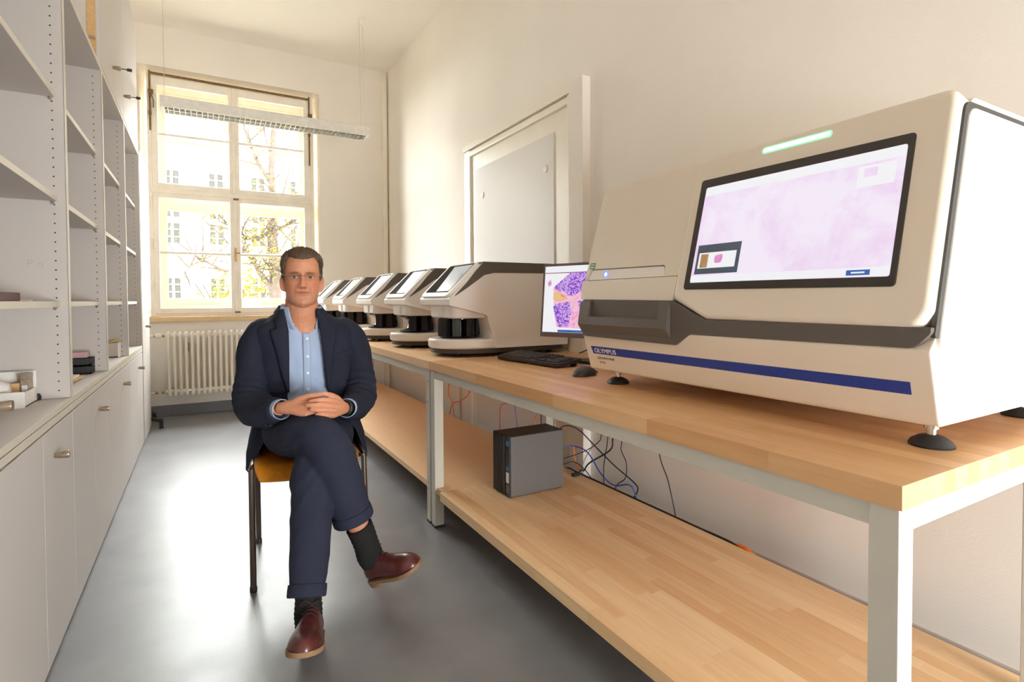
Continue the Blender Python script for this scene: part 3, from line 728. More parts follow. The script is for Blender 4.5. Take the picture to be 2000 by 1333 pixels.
# ---------------------------------------------------------------- five small scanners in a row
def small_scanner(label):
    t = thing('desktop_scanner', label, 'scanner', (1.40, 2.71, .803), 0, 'small slide scanners in a row on the far bench')
    y0, y1 = 2.50, 2.92
    P = rounded([(1.066, 1.073), (1.064, 1.106), (1.105, 1.146), (1.16, 1.192), (1.212, 1.252), (1.25, 1.286), (1.785, 1.296), (1.785, .848), (1.327, .848), (1.276, 1.02), (1.182, 1.045)],
                [.006, .01, .02, .02, .02, .03, .012, .006, .004, .02, .02])
    MB().prism(P, lambda u, v, d: V((u, d, v)), y1, y0, .012, 3, both=True).build('housing', 'shell_grey', t, angle=40)
    B_ = rounded([(1.081, 1.110), (1.165, 1.162), (1.262, 1.228), (1.318, 1.240), (1.786, 1.245), (1.786, 1.297), (1.25, 1.287), (1.212, 1.249), (1.16, 1.187)], [.004, .02, .03, .03, 0, 0, .03, .02, .02])
    for a, b_ in ((y0 + .003, y0 - .0012), (y1 - .003, y1 + .0012)):
        MB().prism(B_, lambda u, v, d: V((u, d, v)), a, b_).build('side_band', 'band_brown', t, angle=60)
    MB().box(1.262, 1.786, y0 + .012, y1 - .012, 1.288, 1.2985, .002).build('top_cover', 'band_brown', t)
    # hood: white rim with a slanted glass
    th = math.atan2(.166, .168); su = V((math.cos(th), 0, math.sin(th))); sn = V((-math.sin(th), 0, math.cos(th)))
    def SP(u, v, d): return V((1.064, u, 1.108)) + su * v + sn * d
    MB().prism(rounded([(y1 - .02, .004), (y1 - .02, .262), (y0 + .02, .262), (y0 + .02, .004)], .04), SP, -.03, .012, .007, 3).build('screen_rim', 'shell_white', t, angle=50)
    s = MB().prism(rounded([(y1 - .048, .034), (y1 - .048, .250), (y0 + .048, .250), (y0 + .048, .034)], .012), SP, .0, .0125, .001).build('screen', 'screen_margin', t)
    MB().prism(rounded([(y1 - .20, .042), (y1 - .13, .238), (y0 + .055, .238), (y0 + .055, .042)], .004), SP, .0, .0130).build('display', 'screen_reflection', s, smooth=False)
    # nose underside cover, lamp boss, recess
    MB().prism(rounded([(1.10, y0 + .05), (1.30, y0 + .03), (1.42, y0 + .03), (1.42, y1 - .03), (1.30, y1 - .03), (1.10, y1 - .05)], .05), lambda u, v, d: V((u, v, d)), 1.07, 1.004, .012).build('recess_roof', 'shell_grey', t)
    MB().lathe([(.024, .07), (.024, .012), (.018, 0), (0, 0)], (1.115, 2.69, 1.012), n=16).build('boss', 'shell_white', t)
    MB().box(1.30, 1.42, y0 + .012, y1 - .012, .895, 1.03, .006).build('recess_back', 'shell_grey', t)
    # round-nosed base
    pl = [(1.77, y0 + .004), (1.28, y0 + .004)] + [(1.28 - .235 * math.sin(a), 2.71 - .206 * math.cos(a)) for a in np.linspace(.15, math.pi - .15, 26)] + [(1.28, y1 - .004), (1.77, y1 - .004)]
    MB().prism(pl, lambda u, v, d: V((u, v, d)), .846, .897, .014, 4, both=True).build('base', 'shell_grey', t, angle=50)
    pk = [(1.40 + (x - 1.40) * .965, 2.71 + (y - 2.71) * .96) for x, y in pl]
    MB().prism(pk, lambda u, v, d: V((u, v, d)), .822, .850, .004, both=True).build('base_plate', 'band_dark', t)
    for x, y in ((1.16, 2.80), (1.36, 2.56), (1.70, 2.56), (1.70, 2.86), (1.16, 2.62)):
        MB().lathe([(.016, .003), (.018, 0.0), (.010, .0225), (0, .0225)], (x, y, .803), n=12).build('foot', 'rubber', t)
    for a in (.9, 1.35, 1.8): MB().lathe([(.0035, 0), (.0035, .001), (0, .001)], (1.28 - .215 * math.sin(a), 2.71 - .19 * math.cos(a), .897), n=8).build('status_dot', 'label_white', t)
    # carousel: waisted hub and black slide racks round it
    cx, cyy = 1.205, 2.70
    ca = MB().lathe([(.104, 0), (.106, .008), (.098, .012), (.062, .022), (.048, .05), (.054, .075), (.085, .095), (.10, .10), (.10, .106), (0, .106)], (cx, cyy, .898), n=32).build('carousel', 'gloss_black', t, angle=50)
    return t, ca, (cx, cyy)
def add_racks(t, ca, c, skip):
    base = root_of(t)
    r0 = None
    for k in range(9):
        a = R(k * 40 + 200)
        if k in skip: continue
        if r0 is None:
            b = MB().box(.058, .112, -.024, .024, .010, .104, .003)
            for q in range(5): b.box(.109, .1135, -.0215 + q * .0092, -.0165 + q * .0092, .016, .098, .001)
            b.box(.10, .1145, -.010, .010, .084, .101, .001)
            r0 = b.build('slide_rack', 'rack_gloss', ca, local=True)
            r = r0
        else:
            r = r0.copy(); col.objects.link(r)
        L = base.location
        r.location = (c[0] - L.x, c[1] - L.y, .898 - L.z); r.rotation_euler = (0, 0, a)
names = ['nearest of the row of five, full ring of black racks', 'second of the row of five, waisted black hub bared', 'middle of the row of five on the far bench', 'fourth of the row of five, beside the shoulder of the man', 'farthest of the row of five, beside the head of the man']
t5, ca5, cc = small_scanner('white-brown small scanner, ' + names[0])
add_racks(t5, ca5, cc, ())
ctmp = dup(t5, t5.location)
def redo(loc, lab, skip):
    c = dup(t5, loc, 0, 'white-brown small scanner, ' + lab)
    ca = [k for k in kids(c) if k.name.startswith('carousel')][0]
    for i, rk in enumerate(sorted(kids(ca), key=lambda o: o.name)):
        if i in skip: bpy.data.objects.remove(rk)
    return c
for ch in kids(ctmp):
    for g in kids(ch): bpy.data.objects.remove(g)
    bpy.data.objects.remove(ch)
bpy.data.objects.remove(ctmp)
for (dx, y), lab, sk in zip(((-.015, 3.14), (-.036, 3.81), (-.057, 4.60), (-.076, 5.35)), names[1:], ((0, 7, 8), (0, 7, 8), (), ())):
    redo((1.40 + dx, y + .21, .803), lab, sk)

# ---------------------------------------------------------------- monitor
MO = V((1.40, 2.18, .925)); MU = V((.388, -.9217, 0)); MW = V((.0935, .0394, .9948)); MN = MW.cross(MU).normalized()
if MN.x > 0: MN = -MN
def MP(u, v, d): return MO + MU * u + MW * v + MN * d
mo = thing('monitor', 'grey-framed monitor showing a purple tissue scan, half behind the large scanner', 'monitor', (1.60, 1.95, .803))
MB().prism(rounded([(0, .345), (0, 0), (.54, 0), (.54, .345)], .006), MP, -.035, .004, .003, both=True).build('casing', 'frame_black', mo)
mat('bezel_grey', rgb(112, 102, 104), 0.4, var=0.02)
mb = MB()
for a, b_, c, d in ((0, .54, 0, .022), (0, .54, .333, .345), (0, .009, .022, .333), (.531, .54, .022, .333)): mb.box(a, b_, c, d, .004, .0075, .001, M=Matrix(((MU.x, MW.x, MN.x, MO.x), (MU.y, MW.y, MN.y, MO.y), (MU.z, MW.z, MN.z, MO.z), (0, 0, 0, 1))))
mb.build('bezel', 'bezel_grey', mo)
ms = flat(mo, 'display', 'screen_white', MP, .009, .531, .022, .333, .0045)
def poly(name, m, pts, d): return MB().prism(pts, MP, d - .0003, d).build(name, m, ms, smooth=False)
poly('stroma', 'screen_stroma', rounded([(.060, .235), (.066, .150), (.085, .045), (.30, .040), (.50, .06), (.52, .25), (.40, .30), (.16, .302), (.10, .262)], .02), .0049)
poly('tissue', 'screen_tissue', rounded([(.062, .232), (.10, .262), (.15, .302), (.30, .300), (.33, .25), (.25, .235), (.20, .205), (.145, .188), (.118, .215), (.09, .215)], .012), .0052)
poly('tissue', 'screen_tissue', rounded([(.062, .148), (.11, .160), (.150, .165), (.165, .12), (.15, .05), (.10, .046), (.075, .10)], .012), .0052)
poly('tissue', 'screen_tissue', rounded([(.19, .165), (.25, .185), (.26, .14), (.22, .12)], .012), .0052)
poly('fibres', 'screen_yellow', rounded([(.062, .212), (.09, .210), (.13, .19), (.15, .178), (.11, .168), (.062, .172)], .008), .0052)
poly('thumbnail', 'screen_rose', [(.026, .255), (.042, .270), (.050, .248), (.034, .236)], .0050)
flat(ms, 'menu_line', 'screen_bar', MP, .010, .53, .299, .303, .0052)
flat(ms, 'task_bar', 'screen_blue', MP, .095, .53, .023, .034, .0054)
mb = MB(); mb.tube([tuple(MP(.27, .12, -.05)), (1.625, 1.93, .90), (1.63, 1.935, .82)], .022, 12); mb.build('stand_neck', 'rubber', mo)
MB().prism(rounded([(1.50, 2.07), (1.575, 2.11), (1.76, 2.06), (1.76, 1.80), (1.56, 1.78)], .03), lambda u, v, d: V((u, v, d)), .8035, .816, .003).build('stand_base', 'rubber', mo)

# ---------------------------------------------------------------- keyboard and mouse
kd = V((.098, -.9952, 0)); kb = V((.985, .097, .10)).normalized(); kn = kd.cross(kb); kn = kn if kn.z > 0 else -kn
KO = V((1.27, 2.385, .806))
def KP(u, v, d): return KO + kd * u + kb * v + kn * d
ky = thing('keyboard', 'black full-size computer keyboard lying on the bench in front of the monitor', 'keyboard', tuple(KO))
kc = MB().prism(rounded([(0, 0), (0, .150), (.465, .150), (.465, 0)], .012), KP, 0, .018, .005, both=True).build('case', 'keyboard_black', ky)
rk = random.Random(2); mb = MB()
for r_ in range(6):
    v = .014 + r_ * .0205 + (.004 if r_ == 5 else 0); u = .012
    row = [.022, .018, .018, .105, .018, .018, .022] if r_ == 0 else [.030 + .002 * r_] + [.0165] * 11 + [.030 - .002 * (r_ % 3)]
    for w in row:
        if u + w > .285: w = .285 - u
        if w > .006: mb.prism([(u, v), (u, v + .0175), (u + w, v + .0175), (u + w, v)], KP, .017, .0245, .0025, 1)
        u += w + .0022
    for u in (.300, .3195, .339):
        if r_ not in (2, ) and not (r_ == 1 and u != .3195): mb.prism([(u, v), (u, v + .0175), (u + .0165, v + .0175), (u + .0165, v)], KP, .017, .0245, .0025, 1)
    for u in (.372, .3915, .411, .4305):
        if r_ < 5: mb.prism([(u, v), (u, v + .0175), (u + .0165, v + .0175), (u + .0165, v)], KP, .017, .0245, .0025, 1)
tag(mb.build('key_cap', 'key_cap', kc, smooth=False), kind='stuff')
for u in (.05, .42): MB().prism([(u, .115), (u, .135), (u + .02, .135), (u + .02, .115)], KP, -.0155, .002).build('prop_foot', 'rubber', ky, smooth=False)
mz = thing('computer_mouse', 'small black computer mouse lying on the bench before the large scanner', 'mouse', (1.285, 1.69, .803), R(12))
rings = []
for t in np.linspace(0, 1, 13):
    x = -.055 + .11 * t; w = .031 * (1 - abs(2 * t - 1) ** 3) ** .5 + .0015; h = .034 * math.sin(math.pi * (.12 + .80 * (1 - t) ** .9)) ** .9 + .004 if 0 < t < 1 else .008
    rings.append([(x, w * math.copysign(abs(math.cos(a)) ** .8, math.cos(a)), max(0.0005, h * max(0, math.sin(a)) ** .75)) for a in np.linspace(-.3, math.pi + .3, 15)])
mk = MB().loft(rings).build('shell', 'keyboard_black', mz, angle=60, local=True)
MB().lathe([(.008, -.0035), (.009, 0), (.008, .0035)], (.028, 0, .022), (0, 1, 0), 14).build('scroll_wheel', 'rubber', mz, local=True)
MB().tube(curve([(.053, 0, .008), (.09, .01, .003), (.13, .05, .003), (.16, .12, .003), (.22, .16, .003)], 5), .0018, 6).build('cord', 'cable_black', mz, local=True)

# ---------------------------------------------------------------- computer on the lower shelf
pc = thing('computer_tower', 'black and grey small computer tower standing on the lower bench shelf', 'computer', (1.347, 2.21, .195))
MB().box(1.203, 1.496, 2.138, 2.288, .199, .476, .003).build('case', 'pc_black', pc)
MB().box(1.205, 1.494, 2.1335, 2.14, .200, .474, .002).build('side_panel', 'pc_side', pc)
fr = MB().box(1.198, 1.205, 2.135, 2.290, .197, .477, .002).build('front_panel', 'pc_black', pc)
for i in range(9): MB().box(1.1925, 1.199, 2.178 + i * .0122, 2.186 + i * .0122, .200, .474, .0015).build('grille_slat', 'pc_black', fr)
for z, h, m in ((.432, .022, 'label_blue'), (.395, .012, 'rubber'), (.372, .012, 'rubber'), (.350, .012, 'rubber'), (.318, .018, 'label_blue'), (.262, .048, 'label_white'), (.215, .038, 'pc_side')):
    MB().box(1.1965, 1.1985, 2.143, 2.166, z, z + h).build('port' if m == 'rubber' else 'badge', m, fr, smooth=False)
for x, y in ((1.22, 2.15), (1.48, 2.15), (1.22, 2.275), (1.48, 2.275)): MB().box(x - .01, x + .01, y - .008, y + .008, .195, .2).build('foot', 'rubber', pc, smooth=False)

# ---------------------------------------------------------------- cables behind the bench
CB = {
'orange patch cable looping down the wall below the nearest small scanner': ('cable_orange', .004, [(1.76, 4.13, .70), (1.76, 4.149, .429), (1.76, 4.162, .321), (1.76, 4.078, .249), (1.76, 4.018, .02)]),
'orange patch cable crossing behind the middle bench leg': ('cable_orange', .004, [(1.77, 3.70, .7), (1.77, 3.762, .412), (1.77, 3.915, .309), (1.77, 4.121, .234), (1.77, 4.197, .02)]),
'thin white cable beside the left casing of the grey doorway': ('cable_white', .003, [(1.77, 3.78, .7), (1.77, 3.80, .355), (1.77, 3.839, .249), (1.77, 3.775, .02)]),
'pink patch cable curving down behind the computer tower': ('cable_pink', .0028, [(1.78, 3.12, .7), (1.78, 3.202, .419), (1.78, 3.298, .343), (1.78, 3.299, .02)]),
'thin dark blue cable slanting down behind the computer tower': ('cable_blue', .0025, [(1.78, 3.15, .7), (1.78, 3.097, .422), (1.78, 3.018, .02)]),
'orange cable end arching over the top of the computer tower': ('cable_orange', .004, [(1.74, 2.783, .30), (1.74, 2.783, .379), (1.74, 2.714, .42), (1.74, 2.62, .52), (1.74, 2.6, .72)]),
'black cable from the top port of the tower, arching to the shelf edge': ('cable_black', .0032, [(1.496, 2.20, .44), (1.62, 2.30, .445), (1.76, 2.368, .393), (1.76, 2.214, .331), (1.76, 2.073, .275), (1.76, 1.926, .229), (1.76, 1.909, .197), (1.755, 1.95, .13), (1.75, 2.0, .02)]),
'bright blue network cable from the computer tower to the shelf edge': ('cable_blue', .0034, [(1.496, 2.20, .345), (1.62, 2.30, .335), (1.755, 2.392, .298), (1.755, 2.278, .289), (1.755, 2.173, .209), (1.755, 2.073, .178), (1.755, 1.955, .213), (1.755, 1.909, .161), (1.73, 1.851, .10), (1.72, 1.80, .02)]),
'black cable sagging from the bench to the lower port of the tower': ('cable_black', .0025, [(1.77, 2.15, .7), (1.77, 2.185, .417), (1.77, 2.214, .358), (1.77, 2.323, .286), (1.62, 2.30, .275), (1.496, 2.2, .30)]),
'black power cable looping left above its loose plug end': ('cable_black', .0042, [(1.765, 2.05, .7), (1.765, 2.082, .44), (1.765, 2.092, .40), (1.765, 2.112, .342), (1.765, 2.279, .234), (1.745, 2.301, .19), (1.70, 2.26, .215), (1.66, 2.24, .200)]),
'black cable dropping straight beside the looped power cable': ('cable_black', .0028, [(1.75, 2.09, .7), (1.75, 2.112, .407), (1.75, 2.132, .311), (1.75, 2.144, .217), (1.75, 2.132, .02)]),
'grey-black cable in a wavy drop, rightmost of the tangle': ('cable_black', .0026, [(1.77, 2.03, .7), (1.77, 2.031, .417), (1.77, 2.035, .361), (1.77, 1.998, .307), (1.77, 2.005, .23), (1.77, 2.073, .167), (1.77, 2.12, .02)]),
'black cable slanting from the tower down behind the shelf': ('cable_black', .0028, [(1.496, 2.21, .275), (1.62, 2.29, .25), (1.745, 2.37, .215), (1.745, 2.236, .165), (1.745, 2.132, .02)]),
'lone black cable hanging straight, well right of the tangle': ('cable_black', .0030, [(1.76, 1.80, .7), (1.76, 1.771, .419), (1.76, 1.716, .302), (1.76, 1.671, .154), (1.76, 1.65, .02)]),
'short orange cable at the foot of the white casing': ('cable_orange', .0042, [(1.75, 2.40, .30), (1.75, 2.387, .22), (1.75, 2.337, .155), (1.75, 2.32, .02)]),
'white cable hanging down over the right doorway casing': ('cable_white', .003, [(1.79, 2.20, .7), (1.79, 2.248, .417), (1.79, 2.278, .33), (1.79, 2.369, .197), (1.79, 2.38, .02)]),
'black cable lying along the back edge of the lower shelf': ('cable_black', .0045, [(1.69, 2.45, .165), (1.69, 2.36, .196), (1.686, 2.275, .197), (1.69, 1.9, .194), (1.69, 1.5, .193), (1.69, 1.31, .190), (1.70, 1.2, .12)]),
'orange cable showing at the back edge of the near shelf': ('cable_orange', .0065, [(1.70, 1.36, .15), (1.698, 1.325, .186), (1.70, 1.27, .190), (1.705, 1.23, .16)]),
}
for lab, (m, r, pts) in CB.items():
    o = tag(MB().tube(curve(pts, 6), r, 6).build('cable', m), lab, 'cable', 'cables under and behind the benches')
    if 'plug' in lab: MB().box(1.625, 1.665, 2.228, 2.25, .195, .211, .003).build('plug', 'cable_black', o)
for i, (pts, lab) in enumerate(([[(1.79, 2.40, .805), (1.76, 2.30, .83), (1.80, 2.15, .90), (1.84, 2.05, .86), (1.83, 1.9, .806)], 'black cable looped on the bench behind the monitor'], [[(1.83, 2.35, .806), (1.80, 2.20, .87), (1.82, 2.05, .84), (1.80, 1.95, .806)], 'thin black cable on the bench behind the monitor, nearest the wall'])):
    tag(MB().tube(curve(pts, 6), .003, 6).build('cable', 'cable_black'), lab, 'cable', 'cables under and behind the benches')

# ---------------------------------------------------------------- things on the shelves
t = thing('tray', 'white plastic tray with upright end panel on the nearest shelf floor', 'tray', (-.61, 2.34, .762))
mb = MB(); mb.box(-.74, -.497, 2.27, 2.405, .762, .768); mb.box(-.74, -.497, 2.265, 2.271, .762, .815, .002); mb.box(-.503, -.497, 2.268, 2.41, .762, .812, .002); mb.box(-.745, -.739, 2.268, 2.41, .762, .812, .002)
mb.build('trough', 'box_white', t)
MB().box(-.745, -.497, 2.404, 2.411, .762, .868, .002).build('end_panel', 'box_white', t)
for i, (x, h, m) in enumerate(((-.5155, .096, 'vial'), (-.5395, .066, 'cork_tan'), (-.5635, .060, 'box_grey'), (-.5875, .050, 'vial'))):
    t = thing('slide_box', ['tall brown slide box in the white tray, at its front end', 'tan slide box in the white tray, second from its front end', 'grey slide box in the white tray, third from its front end', 'low brown slide box in the white tray, farthest from its front end'][i], 'box', (x, 2.375, .768), 0, 'slide boxes in the white tray')
    MB().box(x - .011, x + .011, 2.352, 2.402, .768, .768 + h * .8, .001).build('base', m, t); MB().box(x - .0115, x + .0115, 2.351, 2.403, .768 + h * .8, .768 + h, .0015).build('lid', m, t)
    MB().box(x - .007, x + .007, 2.3505, 2.352, .768 + h * .25, .768 + h * .6).build('label', 'label_white', t, smooth=False)
rr = random.Random(5); mb = MB(); rings = []
for k in range(7):
    q = k / 6; rings.append([(-.63 + (.085 * math.sin(math.pi * (.12 + .8 * q)) ) * math.cos(a) * (1 + .25 * rr.random()), 2.33 + .05 * math.sin(a) * math.sin(math.pi * (.12 + .8 * q)) * (1 + .2 * rr.random()), .769 + .085 * q + .012 * rr.random()) for a in np.linspace(0, 2 * math.pi, 12, endpoint=False)])
tag(mb.loft(rings).build('tissue', 'towel', angle=180), 'crumpled white paper tissue in the white tray', 'tissue')
tag(MB().lathe([(0, 0), (.013, .002), (.014, .010), (.010, .022), (0, .024)], (-.503, 2.432, .762), n=14).build('bottle_cap', 'rubber'), 'small black bottle cap between the white tray and the shelf divider', 'cap')
tag(MB().box(-.70, -.49, 1.98, 2.215, 1.104, 1.130, .002).build('box', 'box_maroon'), 'flat dark maroon box on the middle shelf at the left picture edge', 'box')
tag(MB().box(-.70, -.48, 2.225, 2.31, 1.104, 1.108, .001).build('paper_sheet', 'paper'), 'white paper sheet lying on the shelf beside the maroon box', 'paper')
t = thing('slide_rack', 'black two-tier slide rack on the floor of the second shelf unit', 'rack', (-.57, 3.24, .762))
for z in (.762, .802):
    b = MB(); b.box(-.68, -.460, 3.19, 3.29, z, z + .006); b.box(-.68, -.460, 3.19, 3.194, z, z + .034); b.box(-.68, -.460, 3.286, 3.29, z, z + .034); b.box(-.464, -.460, 3.19, 3.29, z, z + .012)
    tr = b.build('tier', 'rack_black', t, smooth=False)
    for i in range(12): MB().box(-.67 + i * .0175, -.664 + i * .0175, 3.187, 3.191, z + .004, z + .036).build('rib', 'rack_black', tr, smooth=False)
    for y in (3.21, 3.24, 3.27): MB().box(-.462, -.457, y - .004, y + .004, z, z + .036).build('rib', 'rack_black', tr, smooth=False)
t = tag(MB().box(-.56, -.475, 3.20, 3.28, .839, .865, .002).build('box', 'box_pink'), 'small pinkish carton on top of the black slide rack', 'box')
for i, (dx, m) in enumerate(((0, 'paper'), (.012, 'cork_tan'), (.0, 'paper'))):
    tag(MB().box(-.66, -.475 + dx, 2.86 - .01 * i, 3.01, .7622 + i * .007, .7688 + i * .007, .001).build('notebook', m), ['white notebook, lowest of the stack in front of the black slide rack', 'tan notebook, middle of the stack in front of the black slide rack', 'white notebook, topmost of the stack in front of the black slide rack'][i], 'notebook', 'notebooks before the black slide rack')
t = thing('carton', 'grey open carton on the floor of the third shelf unit', 'carton', (-.59, 4.10, .762))
b = MB(); b.box(-.74, -.447, 4.05, 4.056, .762, .850); b.box(-.74, -.447, 4.134, 4.14, .762, .850); b.box(-.74, -.447, 4.05, 4.14, .762, .768); b.build('shell', 'box_grey', t, smooth=False)
MB().box(-.452, -.446, 4.049, 4.141, .762, .851).build('end_flap', 'box_white', t, smooth=False)
tag(MB().tube([(-.50, 4.07, .853), (-.455, 4.13, .866)], .005, 8).build('pencil', 'yellow_pen'), 'yellow pencil lying on the grey carton', 'pencil')
# pencilled letters on the first divider
me = text_mesh('P o', .035, .0002, 'lettering')
for v in me.vertices: v.co = V((-.522 + v.co.x, 2.4386 - v.co.z, 1.222 + v.co.y))
su_ = [o for o in bpy.data.objects if o.name.startswith('shelf_unit')][0]
sp_ = [o for o in kids(su_) if o.name.startswith('side_panel')][1]
me.transform(root_matrix(su_).inverted()); mat('pencil_mark', rgb(196, 188, 180), .8, var=.02); link('lettering', me, 'pencil_mark', sp_)

# swivel stool behind the tall cupboard, one foot showing
s = thing('swivel_stool', 'black swivel stool mostly hidden behind the tall cupboard, one foot showing', 'stool', (-.58, 5.90, 0))
MB().lathe([(.028, .09), (.028, .44), (.05, .455), (.05, .47)], (-.58, 5.90, 0), n=16).build('column', 'rubber', s)
MB().lathe([(0, .47), (.15, .47), (.158, .49), (.155, .52), (.12, .53), (0, .53)], (-.60, 5.90, 0), n=24).build('seat', 'rubber', s)
for k in range(5):
    a = R(-51 + 72 * k); L = .40 if k == 0 else .19; dx, dy = math.cos(a), math.sin(a); ex, ey = -.58 + dx * L, 5.90 + dy * L
    g = MB().tube([(-.58 + dx * .02, 5.90 + dy * .02, .095), (ex, ey, .066)], .018, 8).build('leg', 'rubber', s)
    MB().lathe([(0, 0), (.018, 0), (.020, .008), (.015, .014), (.015, .075), (0, .08)], (ex, ey, 0), n=12).build('glide', 'rubber', g)

# ---------------------------------------------------------------- chair under the man
ch = thing('chair', 'stacking chair with orange seat and brown tube legs beneath the seated man', 'chair', (.37, 2.44, 0))
mb = MB(); nx, ny = 22, 26; top, bot = [], []
for j in range(ny + 1):
    v = j / ny; rt, rb = [], []
    for i in range(nx + 1):
        u = i / nx * 2 - 1
        e = 1 - .10 * max(0, (abs(v - .5) * 2 - .7)) ** 2 / .09
        x = .358 + .192 * u * e + .04 * (v - .3); y = 2.185 + .44 * v - .016 * u
        z = .472 + .010 * u * u - .045 * max(0, (.16 - v) / .16) ** 1.8 + .02 * max(0, (v - .8) / .2) ** 2 - .006 * math.sin(math.pi * min(1, v)) 
        rt.append(V((x, y, z))); rb.append(V((x, y + .004, z - .012)))
    top.append(rt); bot.append(rb)
b = bmesh.new()
gt = [[b.verts.new(p) for p in r] for r in top]; gb = [[b.verts.new(p) for p in r] for r in bot]
for j in range(ny):
    for i in range(nx):
        b.faces.new((gt[j][i], gt[j][i + 1], gt[j + 1][i + 1], gt[j + 1][i])); b.faces.new((gb[j][i], gb[j + 1][i], gb[j + 1][i + 1], gb[j][i + 1]))
for j in range(ny):
    b.faces.new((gt[j][0], gt[j + 1][0], gb[j + 1][0], gb[j][0])); b.faces.new((gt[j][nx], gb[j][nx], gb[j + 1][nx], gt[j + 1][nx]))
for i in range(nx):
    b.faces.new((gt[0][i], gb[0][i], gb[0][i + 1], gt[0][i + 1])); b.faces.new((gt[ny][i], gt[ny][i + 1], gb[ny][i + 1], gb[ny][i]))
bmesh.ops.recalc_face_normals(b, faces=b.faces[:])
mb._add(b); mb.build('seat', 'chair_shell', ch)
for lx, ly, tx, ty in ((.150, 2.252, .150, 2.262), (.572, 2.222, .566, 2.235), (.205, 2.70, .196, 2.60), (.620, 2.67, .60, 2.575)):
    g = MB().tube([(lx, ly, .012), (tx, ty, .465)], .0115, 12).build('leg', 'chair_tube', ch)
    MB().lathe([(0, 0), (.013, 0), (.0135, .016), (.0115, .02)], (lx, ly, 0), n=12).build('glide', 'rubber', g)
for pts in ([(.150, 2.262, .46), (.158, 2.30, .468), (.19, 2.56, .468), (.20, 2.66, .60), (.212, 2.70, .80)], [(.566, 2.235, .46), (.568, 2.27, .468), (.595, 2.54, .468), (.60, 2.64, .60), (.60, 2.68, .80)]):
    MB().tube(curve(pts, 6), .0115, 12).build('side_tube', 'chair_tube', ch)
for y, z in ((2.30, .458), (2.56, .455)):
    MB().tube([(.158 + (y - 2.30) * .12, y, z), (.568 + (y - 2.30) * .1, y - .03, z)], .009, 10).build('cross_tube', 'chair_tube', ch)
MB().loft([[(.215 + .375 * u, 2.665 + .05 * math.sin(math.pi * u) * 1 + dy, z) for u, dy in [(k / 12, 0) for k in range(13)] + [(k / 12, .011) for k in range(12, -1, -1)]] for z in (.60, .63, .75, .80)]).build('backrest', 'chair_shell', ch)

# ---------------------------------------------------------------- the seated man
man = thing('person', 'man in navy suit and pale blue shirt seated with legs crossed, hands folded', 'person', (.37, 2.40, 0))
MM = root_matrix(man).inverted()
def interp(st, n=6):
    """Stations [(x, y, z, r)] -> smooth dense path and radii."""
    pts = curve([s[:3] for s in st], n); rr = curve([(s[3], 0, 0) for s in st], n)
    return pts, [r.x for r in rr]
def limb(mb, st, n=6, seg=18):
    p, r = interp(st, n); mb.tube(p, 0, seg, rs=r)
def ball(mb, c, rx, ry=None, rz=None, n=16):
    b = bmesh.new(); bmesh.ops.create_uvsphere(b, u_segments=n, v_segments=n // 2, radius=1)
    b.transform(Matrix.Translation(V(c)) @ Matrix.Diagonal((rx, ry or rx, rz or rx, 1))); mb._add(b)
def remeshed(mb, vox, smooth=3, fac=0.5, name='m'):
    me = mb.mesh(name, smooth=False)
    out = evaluated(me, ('REMESH', dict(mode='VOXEL', voxel_size=vox)), ('SMOOTH', dict(factor=fac, iterations=smooth)))
    return out
def coords(me):
    a = np.empty(len(me.vertices) * 3, np.float32); me.vertices.foreach_get('co', a); return a.reshape(-1, 3)
def normals(me):
    a = np.empty(len(me.vertices) * 3, np.float32); me.vertices.foreach_get('normal', a); return a.reshape(-1, 3)
def put(me, co): me.vertices.foreach_set('co', np.asarray(co, np.float32).ravel()); me.update()
def smooth_all(me): me.polygons.foreach_set('use_smooth', [True] * len(me.polygons))
def finish(me, name, m, parent, angle=None):
    smooth_all(me); me.name = name; me.transform(MM); return link(name, me, m, parent)

